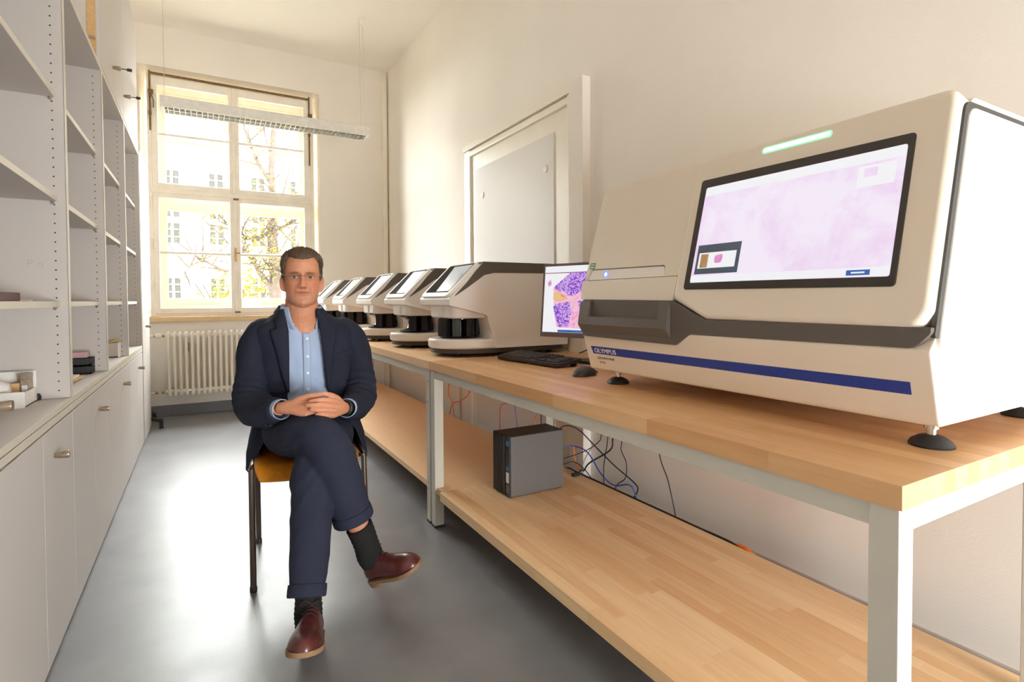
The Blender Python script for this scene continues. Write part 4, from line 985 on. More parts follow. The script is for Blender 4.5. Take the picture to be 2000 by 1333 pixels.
HF = V((-.13, -.9915, 0)).normalized(); HR = V((.9915, -.13, 0)).normalized(); HU = V((0, 0, 1))
H0 = V((.366, 2.430, 1.197))
def smoothstep(a, b, x): t = np.clip((x - a) / (b - a), 0, 1); return t * t * (3 - 2 * t)
vk = [-.124, -.119, -.110, -.098, -.080, -.060, -.030, 0, .030, .060, .085, .100, .109, .1135]
wk = [.014, .031, .048, .0585, .0635, .066, .068, .0700, .0715, .0705, .062, .046, .026, .004]
fk = [.062, .074, .083, .0855, .0835, .085, .0845, .0815, .087, .0865, .074, .054, .030, .003]
bk = [.030, .028, .016, -.004, -.030, -.055, -.082, -.094, -.099, -.094, -.077, -.054, -.030, -.003]
def head_surface(v, ph, off=0.0):
    """Arrays v (height) and ph (0 in front) -> head-local x, forward, v with the features of the face."""
    w = np.interp(v, vk, wk) + off; f = np.interp(v, vk, fk) + off; bb = np.interp(v, vk, bk) - off
    c0 = -.008
    s, c = np.sin(ph), np.cos(ph)
    ex = .88
    x = w * np.sign(s) * np.abs(s) ** ex
    y = np.where(c >= 0, c0 + (f - c0) * np.abs(c) ** .92, c0 + (bb - c0) * np.abs(c) ** .95)
    g = lambda x0, v0, sx, sv: np.exp(-((np.abs(x) - x0) / sx) ** 2 / 2 - ((v - v0) / sv) ** 2 / 2)
    front = np.clip(c, 0, 1) ** .5
    ridge = np.interp(v, [-.052, -.046, -.040, -.034, -.022, -.004, .010, .022], [0, .006, .0195, .024, .0185, .0105, .005, 0])
    wid = np.interp(v, [-.046, -.035, -.02, .0, .02], [.0105, .0095, .0075, .0062, .007])
    d = ridge * np.exp(-(x / wid) ** 2 / 2)
    d += .0075 * g(.0125, -.0375, .0045, .0050)
    d -= .010 * g(.031, .001, .0135, .0085)
    d += .0058 * g(.029, .020, .017, .0058)
    d += .0040 * g(.031, -.0025, .0105, .0048)
    d += .0045 * g(.046, -.028, .014, .013)
    vs2 = v - .09 * np.clip(np.abs(x) - .010, 0, .02); g2 = lambda v0, sx, sv: np.exp(-(x / sx) ** 2 / 2 - ((vs2 - v0) / sv) ** 2 / 2)
    d += .0048 * g2(-.0575, .016, .0035) - .0060 * g2(-.0632, .0200, .0017) + .0052 * g2(-.0688, .0150, .0038)
    d -= .0035 * g(0, -.082, .020, .0045)
    d += .0060 * g(0, -.104, .017, .010)
    d -= .0034 * np.exp(-((np.abs(x) - .030 + .12 * (v + .045)) / .0038) ** 2 / 2 - ((v + .052) / .013) ** 2 / 2)
    d -= .002 * g(.0065, -.045, .003, .002)
    return x, y + d * front, v
def to_world(x, y, v): return np.outer(x, HR) + np.outer(y, HF) + np.outer(v, HU) + np.array(H0)
def head_grid(nv, nph, off=0.0, vlo=-.124, vhi=.1135):
    t = np.linspace(0, 1, nv); v = vlo + (vhi - vlo) * (1 - np.cos(math.pi * t)) / 2 * .5 + (vhi - vlo) * t * .5
    ph = np.linspace(-math.pi, math.pi, nph, endpoint=False)
    Vv, P = np.meshgrid(v, ph, indexing='ij')
    x, y, vv = head_surface(Vv.ravel(), P.ravel(), off)
    return to_world(x, y, vv), x, y, vv
nv, nph = 120, 160
hw, _, _, _ = head_grid(nv, nph)
body = MB()
body.loft([[tuple(hw[i * nph + k]) for k in range(nph)] for i in range(nv)])
hx = lambda x, y, v: H0 + HR * x + HF * y + HU * v
for s in (-1, 1):                                               # ears
    e = MB(); pts = []
    for t in np.linspace(0, 1, 9):
        pts.append((hx(s * (.0725 + .006 * math.sin(math.pi * t) + .002 * t), .004 - .014 * math.sin(math.pi * t), -.056 + .064 * t)))
    body.tube(pts, 0, 10, rs=[.005, .0075, .0085, .009, .009, .0095, .0095, .008, .005])
    body.tube([hx(s * .066, .004, -.045), hx(s * .068, 0, -.02), hx(s * .068, 0, .0)], 0, 10, rs=[.006, .0085, .007])
# neck, trunk and limbs
limb(body, [(.366, 2.455, 1.14, .062), (.367, 2.450, 1.08, .066), (.368, 2.446, 1.03, .069), (.369, 2.442, .99, .080), (.370, 2.446, .95, .088)], 4, 28)
def ell(cx, cy_, a, b, z, n=36, ex=.9):
    return [(cx + a * math.copysign(abs(math.cos(t)) ** ex, math.cos(t)), cy_ + b * math.copysign(abs(math.sin(t)) ** ex, math.sin(t)), z) for t in np.linspace(0, 2 * math.pi, n, endpoint=False)]
body.loft([ell(.372, 2.458, a, b, z) for z, a, b in ((.50, .13, .10), (.58, .155, .11), (.68, .155, .105), (.78, .158, .10), (.88, .168, .098), (.94, .165, .09), (.98, .13, .082), (1.01, .085, .07))])
A1 = [(.225, 2.47, .945, .05), (.172, 2.43, .82, .045), (.165, 2.365, .70, .040), (.205, 2.23, .685, .036), (.236, 2.135, .708, .027)]
A2 = [(.525, 2.47, .945, .05), (.592, 2.43, .81, .045), (.572, 2.355, .70, .040), (.525, 2.24, .672, .036), (.472, 2.13, .688, .027)]
limb(body, A1); limb(body, A2)
L1 = [(.285, 2.43, .55, .07), (.29, 2.2, .59, .06), (.352, 2.0, .615, .045), (.39, 1.965, .56, .042), (.418, 1.955, .46, .042), (.452, 1.95, .345, .040), (.492, 1.955, .245, .034), (.515, 1.965, .17, .036)]
L2 = [(.46, 2.43, .54, .07), (.42, 2.2, .54, .05), (.345, 2.015, .49, .04), (.316, 1.955, .415, .040), (.30, 1.90, .312, .040), (.285, 1.85, .213, .036), (.279, 1.815, .13, .033), (.277, 1.81, .08, .036)]
limb(body, L1); limb(body, L2)
# hands: palm from four metacarpals, five fingers of unequal length
def finger(pts, r0, r1):
    p = curve(pts, 4); n = len(p); body.tube(p, 0, 12, rs=[r0 + (r1 - r0) * i / (n - 1) for i in range(n)]); ball(body, p[-1], r1 * 1.0)
# his right hand (left in the picture): back of the hand up, fingers under the other hand
w_ = (.236, 2.132, .710)
for k, q in enumerate(((.322, 2.075, .734), (.326, 2.055, .722), (.326, 2.040, .708), (.320, 2.032, .692))):
    body.tube([w_, ((w_[0] + q[0]) / 2, (w_[1] + q[1]) / 2, (w_[2] + q[2]) / 2 + .004), q], 0, 12, rs=[.021, .0155, .0115])
finger([(.322, 2.075, .734), (.352, 2.060, .722), (.378, 2.056, .708), (.396, 2.062, .697)], .0105, .0078)
finger([(.326, 2.055, .722), (.360, 2.042, .708), (.388, 2.046, .694), (.404, 2.056, .684)], .0105, .0078)
finger([(.326, 2.040, .708), (.356, 2.028, .694), (.380, 2.034, .682), (.396, 2.046, .675)], .0100, .0076)
finger([(.320, 2.032, .692), (.344, 2.026, .682), (.362, 2.034, .674), (.376, 2.046, .669)], .0090, .0068)
finger([(.270, 2.110, .722), (.300, 2.085, .742), (.336, 2.068, .753), (.362, 2.060, .757), (.378, 2.058, .760)], .0150, .0082)
# his left hand (right in the picture): on top, fingers pointing left
w_ = (.470, 2.118, .688)
for q in ((.414, 2.052, .730), (.410, 2.038, .716), (.407, 2.030, .700), (.404, 2.034, .682)):
    body.tube([w_, ((w_[0] + q[0]) / 2, (w_[1] + q[1]) / 2 - .004, (w_[2] + q[2]) / 2 + .002), q], 0, 12, rs=[.021, .0160, .0118])
finger([(.414, 2.052, .730), (.384, 2.034, .741), (.354, 2.030, .743), (.330, 2.036, .741)], .0105, .0076)
finger([(.410, 2.038, .716), (.376, 2.018, .727), (.342, 2.012, .731), (.316, 2.020, .730)], .0106, .0076)
finger([(.407, 2.030, .700), (.376, 2.010, .709), (.348, 2.005, .713), (.328, 2.012, .714)], .0100, .0074)
finger([(.404, 2.034, .682), (.382, 2.014, .688), (.362, 2.008, .693), (.346, 2.013, .696)], .0092, .0066)
finger([(.448, 2.100, .712), (.428, 2.074, .735), (.406, 2.062, .750), (.390, 2.058, .757), (.379, 2.056, .761)], .0150, .0080)
bm_ = remeshed(body, .0027, 2, .5, 'body')
co = coords(bm_)
loc = co - np.array(H0); x_ = loc @ np.array(HR); y_ = loc @ np.array(HF); v_ = loc[:, 2]
SK = np.array(rgb(210, 150, 118)); tone = np.tile(np.append(SK, 1.0), (len(co), 1))
def paint(mask, c, a=1.0):
    m = np.clip(mask * a, 0, 1)[:, None]; tone[:, :3] = tone[:, :3] * (1 - m) + np.array(rgb(*c)) * m
gg = lambda x0, v0, sx, sv: np.exp(-((np.abs(x_) - x0) / sx) ** 2 / 2 - ((v_ - v0) / sv) ** 2 / 2) * (y_ > .03)
paint(np.exp(-((v_ + .09) / .022) ** 2) * (y_ > .0), (196, 150, 124), .45)
paint(gg(.05, -.03, .018, .014), (226, 142, 110), .5); paint(gg(0, -.035, .012, .010), (222, 140, 112), .5)
paint(np.clip(1.5 * gg(0, -.0595, .0155, .0028), 0, 1), (196, 118, 104), .8); paint(np.clip(1.5 * gg(0, -.0685, .0135, .0036), 0, 1), (202, 122, 108), .8)
paint(np.clip(1.6 * gg(0, -.0640, .019, .0013), 0, 1), (120, 64, 56), .85)  # crease shade between the lips, painted as a dark line
paint(np.clip(1.7 * np.exp(-((np.abs(x_) - .030) / .0125) ** 2 / 2 - ((v_ - .0175 + .10 * np.abs(np.abs(x_) - .028)) / .0030) ** 2 / 2) * (y_ > .03), 0, 1), (120, 84, 60), .8)
paint(gg(.031, .003, .014, .009), (176, 116, 90), .45); paint(gg(.012, .004, .006, .010), (176, 114, 90), .4)  # shading of eye sockets and nose bridge painted into the skin
paint(np.exp(-((np.abs(x_) - .030 + .12 * (v_ + .045)) / .0028) ** 2 / 2 - ((v_ + .052) / .012) ** 2 / 2) * (y_ > .03), (168, 104, 82), .45)  # shade in the nasolabial folds, painted darker
paint(np.clip(1.4 * gg(.031, .0045, .0115, .0018), 0, 1), (110, 72, 58), .75)
paint(gg(.031, -.008, .012, .003), (196, 136, 110), .6)
paint(gg(.0065, -.0455, .0032, .0022), (110, 60, 48), .8)  # nostril shade painted dark
at = bm_.color_attributes.new('tone', 'FLOAT_COLOR', 'POINT'); at.data.foreach_set('color', tone.astype(np.float32).ravel())
finish(bm_, 'body', 'skin', man)
for s in (-1, 1):                                               # eyes set into the sockets
    b = bmesh.new(); bmesh.ops.create_uvsphere(b, u_segments=40, v_segments=24, radius=1)
    me = bpy.data.meshes.new('eye'); b.to_mesh(me); b.free()
    c = coords(me).copy(); ex_, ef, ev = s * .031, .0705, -.0005
    r_ = np.hypot(c[:, 0] * .0118, c[:, 2] * .0052)
    tn = np.tile(np.append(np.array(rgb(226, 214, 204)), 1), (len(c), 1)); fr_ = c[:, 1] < 0
    tn[(r_ < .0056) & fr_, :3] = rgb(104, 122, 122); tn[(r_ < .0024) & fr_, :3] = rgb(24, 22, 22)
    at = me.color_attributes.new('tone', 'FLOAT_COLOR', 'POINT'); at.data.foreach_set('color', tn.astype(np.float32).ravel())
    Wc = np.array([hx(ex_ + .0118 * p[0], ef - .0100 * p[1] - .12 * abs(p[0]) * .02, ev + .0047 * p[2]) for p in c]); put(me, Wc)
    finish(me, 'eye', 'eye', man)
# hair: a swept shell over crown, temples and nape
nv, nph = 110, 200
pw, px_, py_, pv_ = head_grid(nv, nph, 0.0, -.075, .1135)
hl = np.where(py_ > .048, .0755 - .003 * np.exp(-(px_ / .02) ** 2) + .006 * np.exp(-((np.abs(px_) - .042) / .012) ** 2), np.where(py_ > .012, .0755 + (py_ - .048) / .036 * .085, np.where(py_ > -.03, -.012 + (py_ - .012) * -.2, -.004 - .065 * smoothstep(-.03, -.075, py_) * 0 - .055 * np.clip((-.03 - py_) / .045, 0, 1))))
depth = np.clip((pv_ - hl) / .016, -1, 1)
th = np.where(depth > -.02, .0035 + .0085 * smoothstep(-.02, 1, depth) * (0.55 + .75 * smoothstep(.02, .09, pv_)), -.006)
nz = np.array([mnoise.fractal(V((p[0] * 150, p[1] * 40, p[2] * 70)), 0.8, 2.2, 4) for p in pw]); nz2 = np.array([mnoise.noise(V((p[0] * 38, p[1] * 38, p[2] * 38))) for p in pw])
th = th + np.where(depth > 0, .0022 * nz + .0028 * nz2 * smoothstep(.05, .1, pv_), 0)
ctr = to_world(np.zeros_like(px_), np.zeros_like(px_) - .008, np.clip(pv_, -.02, .04)); dirn = pw - ctr; dirn /= np.linalg.norm(dirn, axis=1)[:, None]
hp = pw + dirn * th[:, None]
b = bmesh.new(); vs_ = [b.verts.new(tuple(p)) for p in hp]
for i in range(nv - 1):
    for k in range(nph):
        q = [i * nph + k, i * nph + (k + 1) % nph, (i + 1) * nph + (k + 1) % nph, (i + 1) * nph + k]
        if max(depth[j] for j in q) > -.5: b.faces.new([vs_[j] for j in q])
for v in [v for v in b.verts if not v.link_faces]: b.verts.remove(v)
hr = random.Random(3); good = [j for j in range(len(pw)) if depth[j] > .05 and pv_[j] > -.05]
for _ in range(5200):
    j = hr.choice(good); p = V(hp[j]); n = V(dirn[j]); side_ = abs(px_[j]) > .052 and pv_[j] < .075
    g = (-HU * 1.0 - HF * .5) if side_ else (-HR * .75 - HF * .55 + HU * .2 if py_[j] > .02 else -HF * .8 - HU * .4)
    g = g + V((hr.gauss(0, .25), hr.gauss(0, .25), hr.gauss(0, .25))); g = (g - n * g.dot(n)).normalized(); w = n.cross(g).normalized() * hr.uniform(.0006, .0011); L = hr.uniform(.008, .018) if side_ else hr.uniform(.014, .03)
    q = [p - n * .0015, p + g * L * .5 + n * hr.uniform(.001, .0035) - n * L * L * 1.2, p + g * L + n * hr.uniform(-.001, .003) - n * L * L * 5]
    A = [b.verts.new(q[0] - w), b.verts.new(q[0] + w)]; B = [b.verts.new(q[1] - w), b.verts.new(q[1] + w)]; C_ = b.verts.new(q[2])
    b.faces.new((A[0], A[1], B[1], B[0])); b.faces.new((B[0], B[1], C_))
me = bpy.data.meshes.new('hair'); b.to_mesh(me); b.free(); finish(me, 'hair', 'hair', man)
# rimless glasses
gl = MB()
for s in (-1, 1): gl.tube([hx(s * .058, .070, .008), hx(s * .071, .055, .009), hx(s * .0745, .02, .008), hx(s * .0735, -.01, .004)], .0016, 8)
gl.tube(curve([hx(-.009, .098, .004), hx(0, .101, .007), hx(.009, .098, .004)], 5), .0011, 8)
go = gl.build('spectacles', 'chrome', man); go['label'] = 'thin rimless spectacles with silver arms'
for s in (-1, 1):
    pts = rounded([(s * .008, .013), (s * .008, -.016), (s * .056, -.016), (s * .058, .012)], .009)
    MB().prism(pts, lambda u, v, d: hx(u, .094 - abs(u) * .35 + d, v), 0, .0012).build('lens', 'window_glass', go, smooth=False)

# clothes
def jring(z):
    zs = [.40, .46, .52, .60, .68, .78, .88, .945, .978, 1.000, 1.022, 1.045, 1.068]
    A = [.238, .236, .228, .205, .190, .192, .203, .207, .203, .180, .132, .098, .082]
    Bb = [.165, .165, .160, .150, .140, .132, .128, .118, .110, .102, .095, .090, .082]
    CX = [.385, .385, .385, .382, .380, .380, .378, .377, .375, .372, .369, .366, .364]
    CY = [2.455, 2.455, 2.46, 2.462, 2.462, 2.46, 2.46, 2.462, 2.465, 2.468, 2.47, 2.472, 2.470]
    return [np.interp(z, zs, q) for q in (CX, CY, A, Bb)]
def xl(z): return np.interp(z, [.40, .46, .52, .58, .64, .70, .98, 1.045, 1.07], [.168, .172, .195, .235, .280, .293, .298, .290, .288])
def xr(z): return np.interp(z, [.40, .46, .52, .58, .64, .70, .80, .95, 1.045, 1.07], [.600, .592, .575, .540, .470, .447, .436, .423, .416, .414])
EX = .85
def on_ring(z, x, off=0.0):
    cx, c_y, a, b_ = jring(z); a += off; b_ += off
    q = min(.999, abs(x - cx) / a) ** (1 / EX); return V((x, c_y - b_ * (1 - q * q) ** (EX / 2), z))
def sheet(zs, fl, fr, off, n=64):
    rows = []
    for z in zs:
        cx, c_y, a, b_ = jring(z); a += off; b_ += off
        def th(x):
            d = max(-.999, min(.999, (x - cx) / a)); return math.acos(math.copysign(abs(d) ** (1 / EX), d))
        t0, t1 = th(fl(z)), th(fr(z))                           # measured on the front half
        ts = np.linspace(-t0, -t1 - 2 * math.pi, n)             # left edge -> left side -> back -> right side -> right edge
        ts = np.linspace(2 * math.pi - t0, -t1, n)
        rows.append([(cx + a * math.copysign(abs(math.cos(t)) ** EX, math.cos(t)), c_y + b_ * math.copysign(abs(math.sin(t)) ** EX, math.sin(t)), z) for t in ts])
    return rows
def solid_sheet(rows, thick, off=0.0):
    b = bmesh.new(); g = [[b.verts.new(p) for p in r] for r in rows]
    for A, B in zip(g, g[1:]):
        for k in range(len(A) - 1): b.faces.new((A[k], A[k + 1], B[k + 1], B[k]))
    bmesh.ops.recalc_face_normals(b, faces=b.faces[:])
    me = bpy.data.meshes.new('s'); b.to_mesh(me); b.free()
    return evaluated(me, ('SOLIDIFY', dict(thickness=thick, offset=off)))
def wrinkle(me, amp, sc, fn=None, amp2=0.0):
    c = coords(me).copy(); n = normals(me).copy()
    def fold(p):
        q = V((p[0] * sc[0], p[1] * sc[1], p[2] * sc[2])); s = V((mnoise.noise(q * .6), mnoise.noise(q * .6 + V((9, 2, 4))), 0))
        r = mnoise.noise(q * 1.25 + s * 1.2 + V((3, 1, 7)))
        return .8 * mnoise.noise(q) + .9 * (.35 - min(1, abs(r) * 2.2)) + .25 * mnoise.noise(q * 2.6)
    d = np.array([fold(p) for p in c]) * amp
    if fn is not None: d += fn(c)
    put(me, c + n * d[:, None])
# jacket
zs = list(np.concatenate([np.linspace(.405, .70, 20), np.linspace(.72, .96, 14), np.linspace(.97, 1.066, 10)]))
jm = solid_sheet(sheet(zs, xl, xr, 0.0, 90), .011)
J = MB(); J.bm.from_mesh(jm)
SL1, SL2 = MB(), MB()
limb(SL1, [(.275, 2.468, .972, .045), (.216, 2.468, .964, .066), (.185, 2.45, .895, .070), (.174, 2.425, .81, .066), (.163, 2.385, .735, .069), (.168, 2.33, .690, .069), (.192, 2.25, .680, .061), (.216, 2.18, .692, .050), (.234, 2.135, .704, .043)], 6, 26)
limb(SL2, [(.482, 2.468, .972, .045), (.543, 2.468, .964, .066), (.580, 2.45, .895, .070), (.592, 2.425, .81, .066), (.594, 2.385, .735, .068), (.578, 2.33, .690, .068), (.540, 2.25, .670, .060), (.508, 2.185, .674, .050), (.485, 2.145, .683, .043)], 6, 26)
jme = remeshed(J, .0058, 5, .5, 'jacket')
def jfold(c):
    d = np.zeros(len(c))
    for (ex, ey, ez), k in (((.165, 2.36, .70), 1), ((.585, 2.36, .70), 1)):    # creases gathering at the elbows
        r = np.sqrt((c[:, 0] - ex) ** 2 + (c[:, 1] - ey) ** 2 + (c[:, 2] - ez) ** 2)
        nn = np.array([mnoise.noise(V((p[0] * 9, p[1] * 9, p[2] * 9))) for p in c]); d += .0042 * np.exp(-(r / .10) ** 2) * np.sin((c[:, 2] * 1.0 + c[:, 1] * .9) * 125 + c[:, 0] * 60 + nn * 5)
    return d
wrinkle(jme, .0042, (11, 11, 5), jfold)
jk = finish(jme, 'jacket', 'suit', man)
for q in (SL1, SL2):
    sm_ = remeshed(q, .0056, 3, .5, 'sleeve'); wrinkle(sm_, .0040, (12, 12, 6), jfold); finish(sm_, 'sleeve', 'suit', jk)
def lapel(side):
    f = xl if side < 0 else xr
    zt, zb = 1.066, .735
    rows = []
    for z in np.linspace(zt, zb, 40):
        w = np.interp(z, [zb, .80, .90, .975, .9851, .986, .995, 1.03, 1.066], [.004, .024, .046, .066, .064, .040, .044, .036, .022])
        xi = f(z) + .0015 * -side; xo = f(z) + side * w
        rows.append([on_ring(z, xi + (xo - xi) * q, .0105 + .006 * math.sin(math.pi * q) + .003 * q) for q in np.linspace(0, 1, 8)])
    me = solid_sheet([[tuple(p) for p in r] for r in rows], .0035)
    o = finish(me, 'lapel', 'suit', jk); return o
lapel(-1); lapel(1)
rows = []
for z, o_ in ((1.050, .012), (1.068, .010), (1.080, .003), (1.078, -.004)):
    cx, c_y, a, b_ = jring(min(z, 1.068)); t0 = R(128)
    rows.append([(cx + (a + o_) * math.cos(t), c_y + .004 + (b_ + o_) * math.sin(t), z - .012 * max(0, math.cos(t - R(90)) * -1)) for t in np.linspace(R(196), R(-16), 40)])
finish(solid_sheet(rows, .004), 'collar', 'suit', jk)
pw_ = MB().prism([(0, .006), (0, -.006), (.085, .002), (.085, .014)], lambda u, v, d: on_ring(.872 + v, .462 + u, .0105 + d), 0, .004).build('breast_pocket', 'suit', jk, smooth=False)
for (x, y, z) in ((.187, 2.158, .648), (.176, 2.178, .645)): MB().lathe([(.007, 0), (.007, .002), (0, .003)], (x + .02, y - .012, z), (-.2, -.8, -.5), 12).build('button', 'rubber', jk)
# shirt
S = MB()
S.loft([ell(*[q for q in (jring(z)[0], jring(z)[1], jring(z)[2] - .016, jring(z)[3] - .010)], z, 60, EX) for z in (.60, .66, .72, .80, .88, .94, .968)])
sv = lambda z: np.interp(z, [.95, .968, 1.00, 1.06], [.360, .352, .328, .300]); sr = lambda z: np.interp(z, [.95, .968, 1.00, 1.06], [.364, .372, .392, .412])
S.bm.from_mesh(solid_sheet(sheet(list(np.linspace(.95, 1.058, 12)), sv, sr, -.011, 60), .006))
sm = remeshed(S, .0055, 3, .5, 'shirt')
def sfold(c):
    z, x = c[:, 2], c[:, 0]
    return .0032 * np.exp(-((z - .73) / .05) ** 2) * np.sin((z * 1.0 + np.abs(x - .365) * .55) * 150) + .0015 * np.sin(x * 120 + z * 20) * np.exp(-((z - .85) / .12) ** 2)
wrinkle(sm, .0026, (11, 11, 7), sfold)
so_ = finish(sm, 'shirt', 'shirt', man)
rows = [[on_ring(z, .3665 + .014 * q + .012 * (z - .8), -.0065 + .0015 * (1 - abs(q))) for q in np.linspace(-1, 1, 7)] for z in np.linspace(.968, .66, 30)]
finish(solid_sheet([[tuple(p) for p in r] for r in rows], .003), 'placket', 'shirt', so_)
for z in (.945, .873, .805, .740): MB().lathe([(.0055, 0), (.0055, .0018), (.003, .0024), (0, .002)], on_ring(z, .368 + .012 * (z - .8), -.003), (0, -1, 0), 14).build('button', 'button', so_)
rows = []                                                       # turned-down collar
N = 60
for q, (a, b_, zb_, zf, xf) in ((0, (.073, .072, 1.072, 1.060, None)), (.35, (.080, .080, 1.086, 1.074, None)), (.65, (.088, .094, 1.070, 1.030, None)), (1, (.094, .110, 1.050, .982, None))):
    r = []
    for k in range(N + 1):
        s = k / N * 2 - 1; t = R(90) + R(122 + 34 * q) * -s
        fw = smoothstep(.45, 1.0, abs(s)) if True else 0
        r.append((.3655 + a * math.cos(t), 2.462 + b_ * math.sin(t) - .004, zb_ + (zf - zb_) * float(fw)))
    rows.append(r)
finish(solid_sheet(rows, .0028), 'collar', 'shirt', so_)
for P, d in (((.240, 2.122, .7065), (.28, -.93, .10)), ((.478, 2.130, .6855), (-.42, -.88, .12))):
    dv = V(d).normalized(); c = V(P)
    MB().lathe([(.035, -.03), (.0365, -.004), (.0365, .012), (.0345, .013), (.0335, -.03)], c, dv, 24).build('cuff', 'shirt', so_)
wc = V((.466, 2.112, .690)); dv = V((-.62, -.74, .15)).normalized()
MB().lathe([(.0285, -.008), (.031, -.006), (.031, .006), (.0285, .008), (.0275, 0)], wc, dv, 24).build('wrist_watch', 'rubber', man)
# trousers
T = MB()
T.loft([ell(.372, 2.462, a, b_, z, 40) for z, a, b_ in ((.482, .15, .11), (.50, .175, .135), (.56, .18, .135), (.63, .172, .122), (.67, .165, .115))])
limb(T, [(.285, 2.42, .562, .088), (.283, 2.30, .578, .088), (.300, 2.15, .598, .083), (.340, 2.03, .620, .077), (.368, 1.985, .600, .077), (.388, 1.968, .545, .080), (.415, 1.958, .455, .077), (.440, 1.952, .375, .069), (.4495, 1.952, .343, .0665)], 6, 28)
limb(T, [(.462, 2.42, .555, .084), (.452, 2.28, .558, .084), (.400, 2.12, .545, .078), (.345, 2.02, .520, .073), (.320, 1.985, .480, .071), (.312, 1.945, .415, .067), (.300, 1.895, .312, .066), (.288, 1.86, .225, .060), (.2795, 1.838, .172, .055)], 6, 28)
tm = remeshed(T, .0058, 4, .5, 'trousers')
def tfold(c):
    r = np.sqrt((c[:, 0] - .31) ** 2 + (c[:, 1] - 2.05) ** 2 + (c[:, 2] - .56) ** 2)
    r2 = np.sqrt((c[:, 0] - .32) ** 2 + (c[:, 1] - 1.98) ** 2 + (c[:, 2] - .45) ** 2)
    return .0045 * np.exp(-(r / .10) ** 2) * np.sin((c[:, 0] * .8 - c[:, 2] * .9) * 130) + .003 * np.exp(-(r2 / .09) ** 2) * np.sin((c[:, 0] - c[:, 2]) * 140)
wrinkle(tm, .0034, (8, 8, 6), tfold)
to = finish(tm, 'trousers', 'suit_trouser', man)
for P, d, r in (((.4495, 1.952, .343), (.28, -.03, -.95), .0675), ((.2795, 1.838, .172), (-.18, -.42, -.89), .0565)):
    dv = V(d).normalized()
    MB().lathe([(r - .006, -.012), (r + .0035, -.010), (r + .0045, .004), (r + .004, .024), (r + .001, .028), (r - .005, .026), (r - .007, -.005)], V(P), dv, 32).build('trouser_cuff', 'suit_trouser', to)
# socks and shoes
def sock(st, name='sock'):
    mb = MB(); p, r = interp(st, 8); r = [q + .0011 * math.sin(i * 1.9) for i, q in enumerate(r)]; mb.tube(p, 0, 22, rs=r); mb.build(name, 'sock', man, angle=80)
sock([(.474, 1.952, .292, .0465), (.486, 1.953, .262, .0455), (.502, 1.958, .215, .044), (.515, 1.965, .172, .046), (.528, 1.968, .14, .042)])
sock([(.2815, 1.832, .170, .042), (.279, 1.818, .135, .041), (.277, 1.81, .10, .043), (.274, 1.79, .075, .040)])
def shoe(Hh, Tt, up, label):
    Hh, Tt = V(Hh), V(Tt); F = (Tt - Hh); L = F.length; F.normalize(); U_ = (V(up) - F * V(up).dot(F)).normalized(); W = F.cross(U_)
    X = lambda s, w, h: Hh + F * (s * L) + W * w + U_ * h
    stn = [(0.0, .020, .052), (.03, .028, .078), (.10, .0345, .092), (.20, .0365, .098), (.32, .0375, .094), (.42, .040, .082), (.52, .0435, .068), (.64, .0475, .057), (.76, .0485, .051), (.87, .043, .045), (.95, .031, .036), (1.0, .013, .022)]
    rings = []
    for i in range(40):
        q = i / 39; s = q
        hw_ = np.interp(s, [a[0] for a in stn], [a[1] for a in stn]); h = np.interp(s, [a[0] for a in stn], [a[2] for a in stn])
        r = []
        for t in np.linspace(0, 2 * math.pi, 28, endpoint=False):
            cw, sw = math.cos(t), math.sin(t)
            zz = h * (.30 + .70 * max(0, sw) ** .9) if sw > 0 else h * .30 * (1 + sw * 1.0)
            ww = hw_ * math.copysign(abs(cw) ** (.75 if sw < 0 else .62 + .25 * (1 - s)), cw) * (1 - .38 * max(0, sw) * (1.0 if s < .5 else .6))
            r.append(X(s, ww, max(0, zz)))
        rings.append(r)
    o = MB().loft(rings).build('shoe', 'shoe_leather', man, angle=70); o['label'] = label
    pl = [(stn[i][0], stn[i][1] + .004) for i in range(len(stn))]
    pts = [(s, w) for s, w in pl] + [(1.012, 0)] + [(s, -w) for s, w in pl[::-1]] + [(-.012, 0)]
    so = MB(); so.prism(pts, lambda u, v, d: X(u, v, d), .006, -.008, .002)
    so.prism([(s, w * .98) for s, w in pl if s < .28] + [(.27, 0.037)] + [(.27, -.037)] + [(s, -w * .98) for s, w in pl[::-1] if s < .28], lambda u, v, d: X(u, v, d), -.006, -.020, .002)
    so.build('sole', 'shoe_sole', o, angle=40)
    lc = MB()
    for s in (.36, .42, .48):
        h = np.interp(s, [a[0] for a in stn], [a[2] for a in stn])
        lc.tube(curve([X(s, -.022, h * .90), X(s + .01, 0, h + .004), X(s, .022, h * .90)], 5), .0022, 6)
    lc.tube(curve([X(.35, 0, .096), X(.37, .02, .108), X(.42, .032, .098)], 5), .002, 6); lc.tube(curve([X(.35, 0, .096), X(.36, -.02, .106), X(.41, -.034, .10)], 5), .002, 6)
    lc.build('lace', 'lace', o)
    to_ = MB(); to_.lathe([(.040, 0), (.043, .004), (.040, .008)], X(.19, 0, .084), U_, 20)
    return o
shoe((.296, 1.838, .022), (.222, 1.578, .118), (0, -.1, 1), 'dark red-brown leather shoe on the floor, toe raised')
shoe((.533, 2.000, .066), (.642, 1.800, .174), (-.42, .10, .90), 'dark red-brown leather shoe of the crossed leg, in the air')

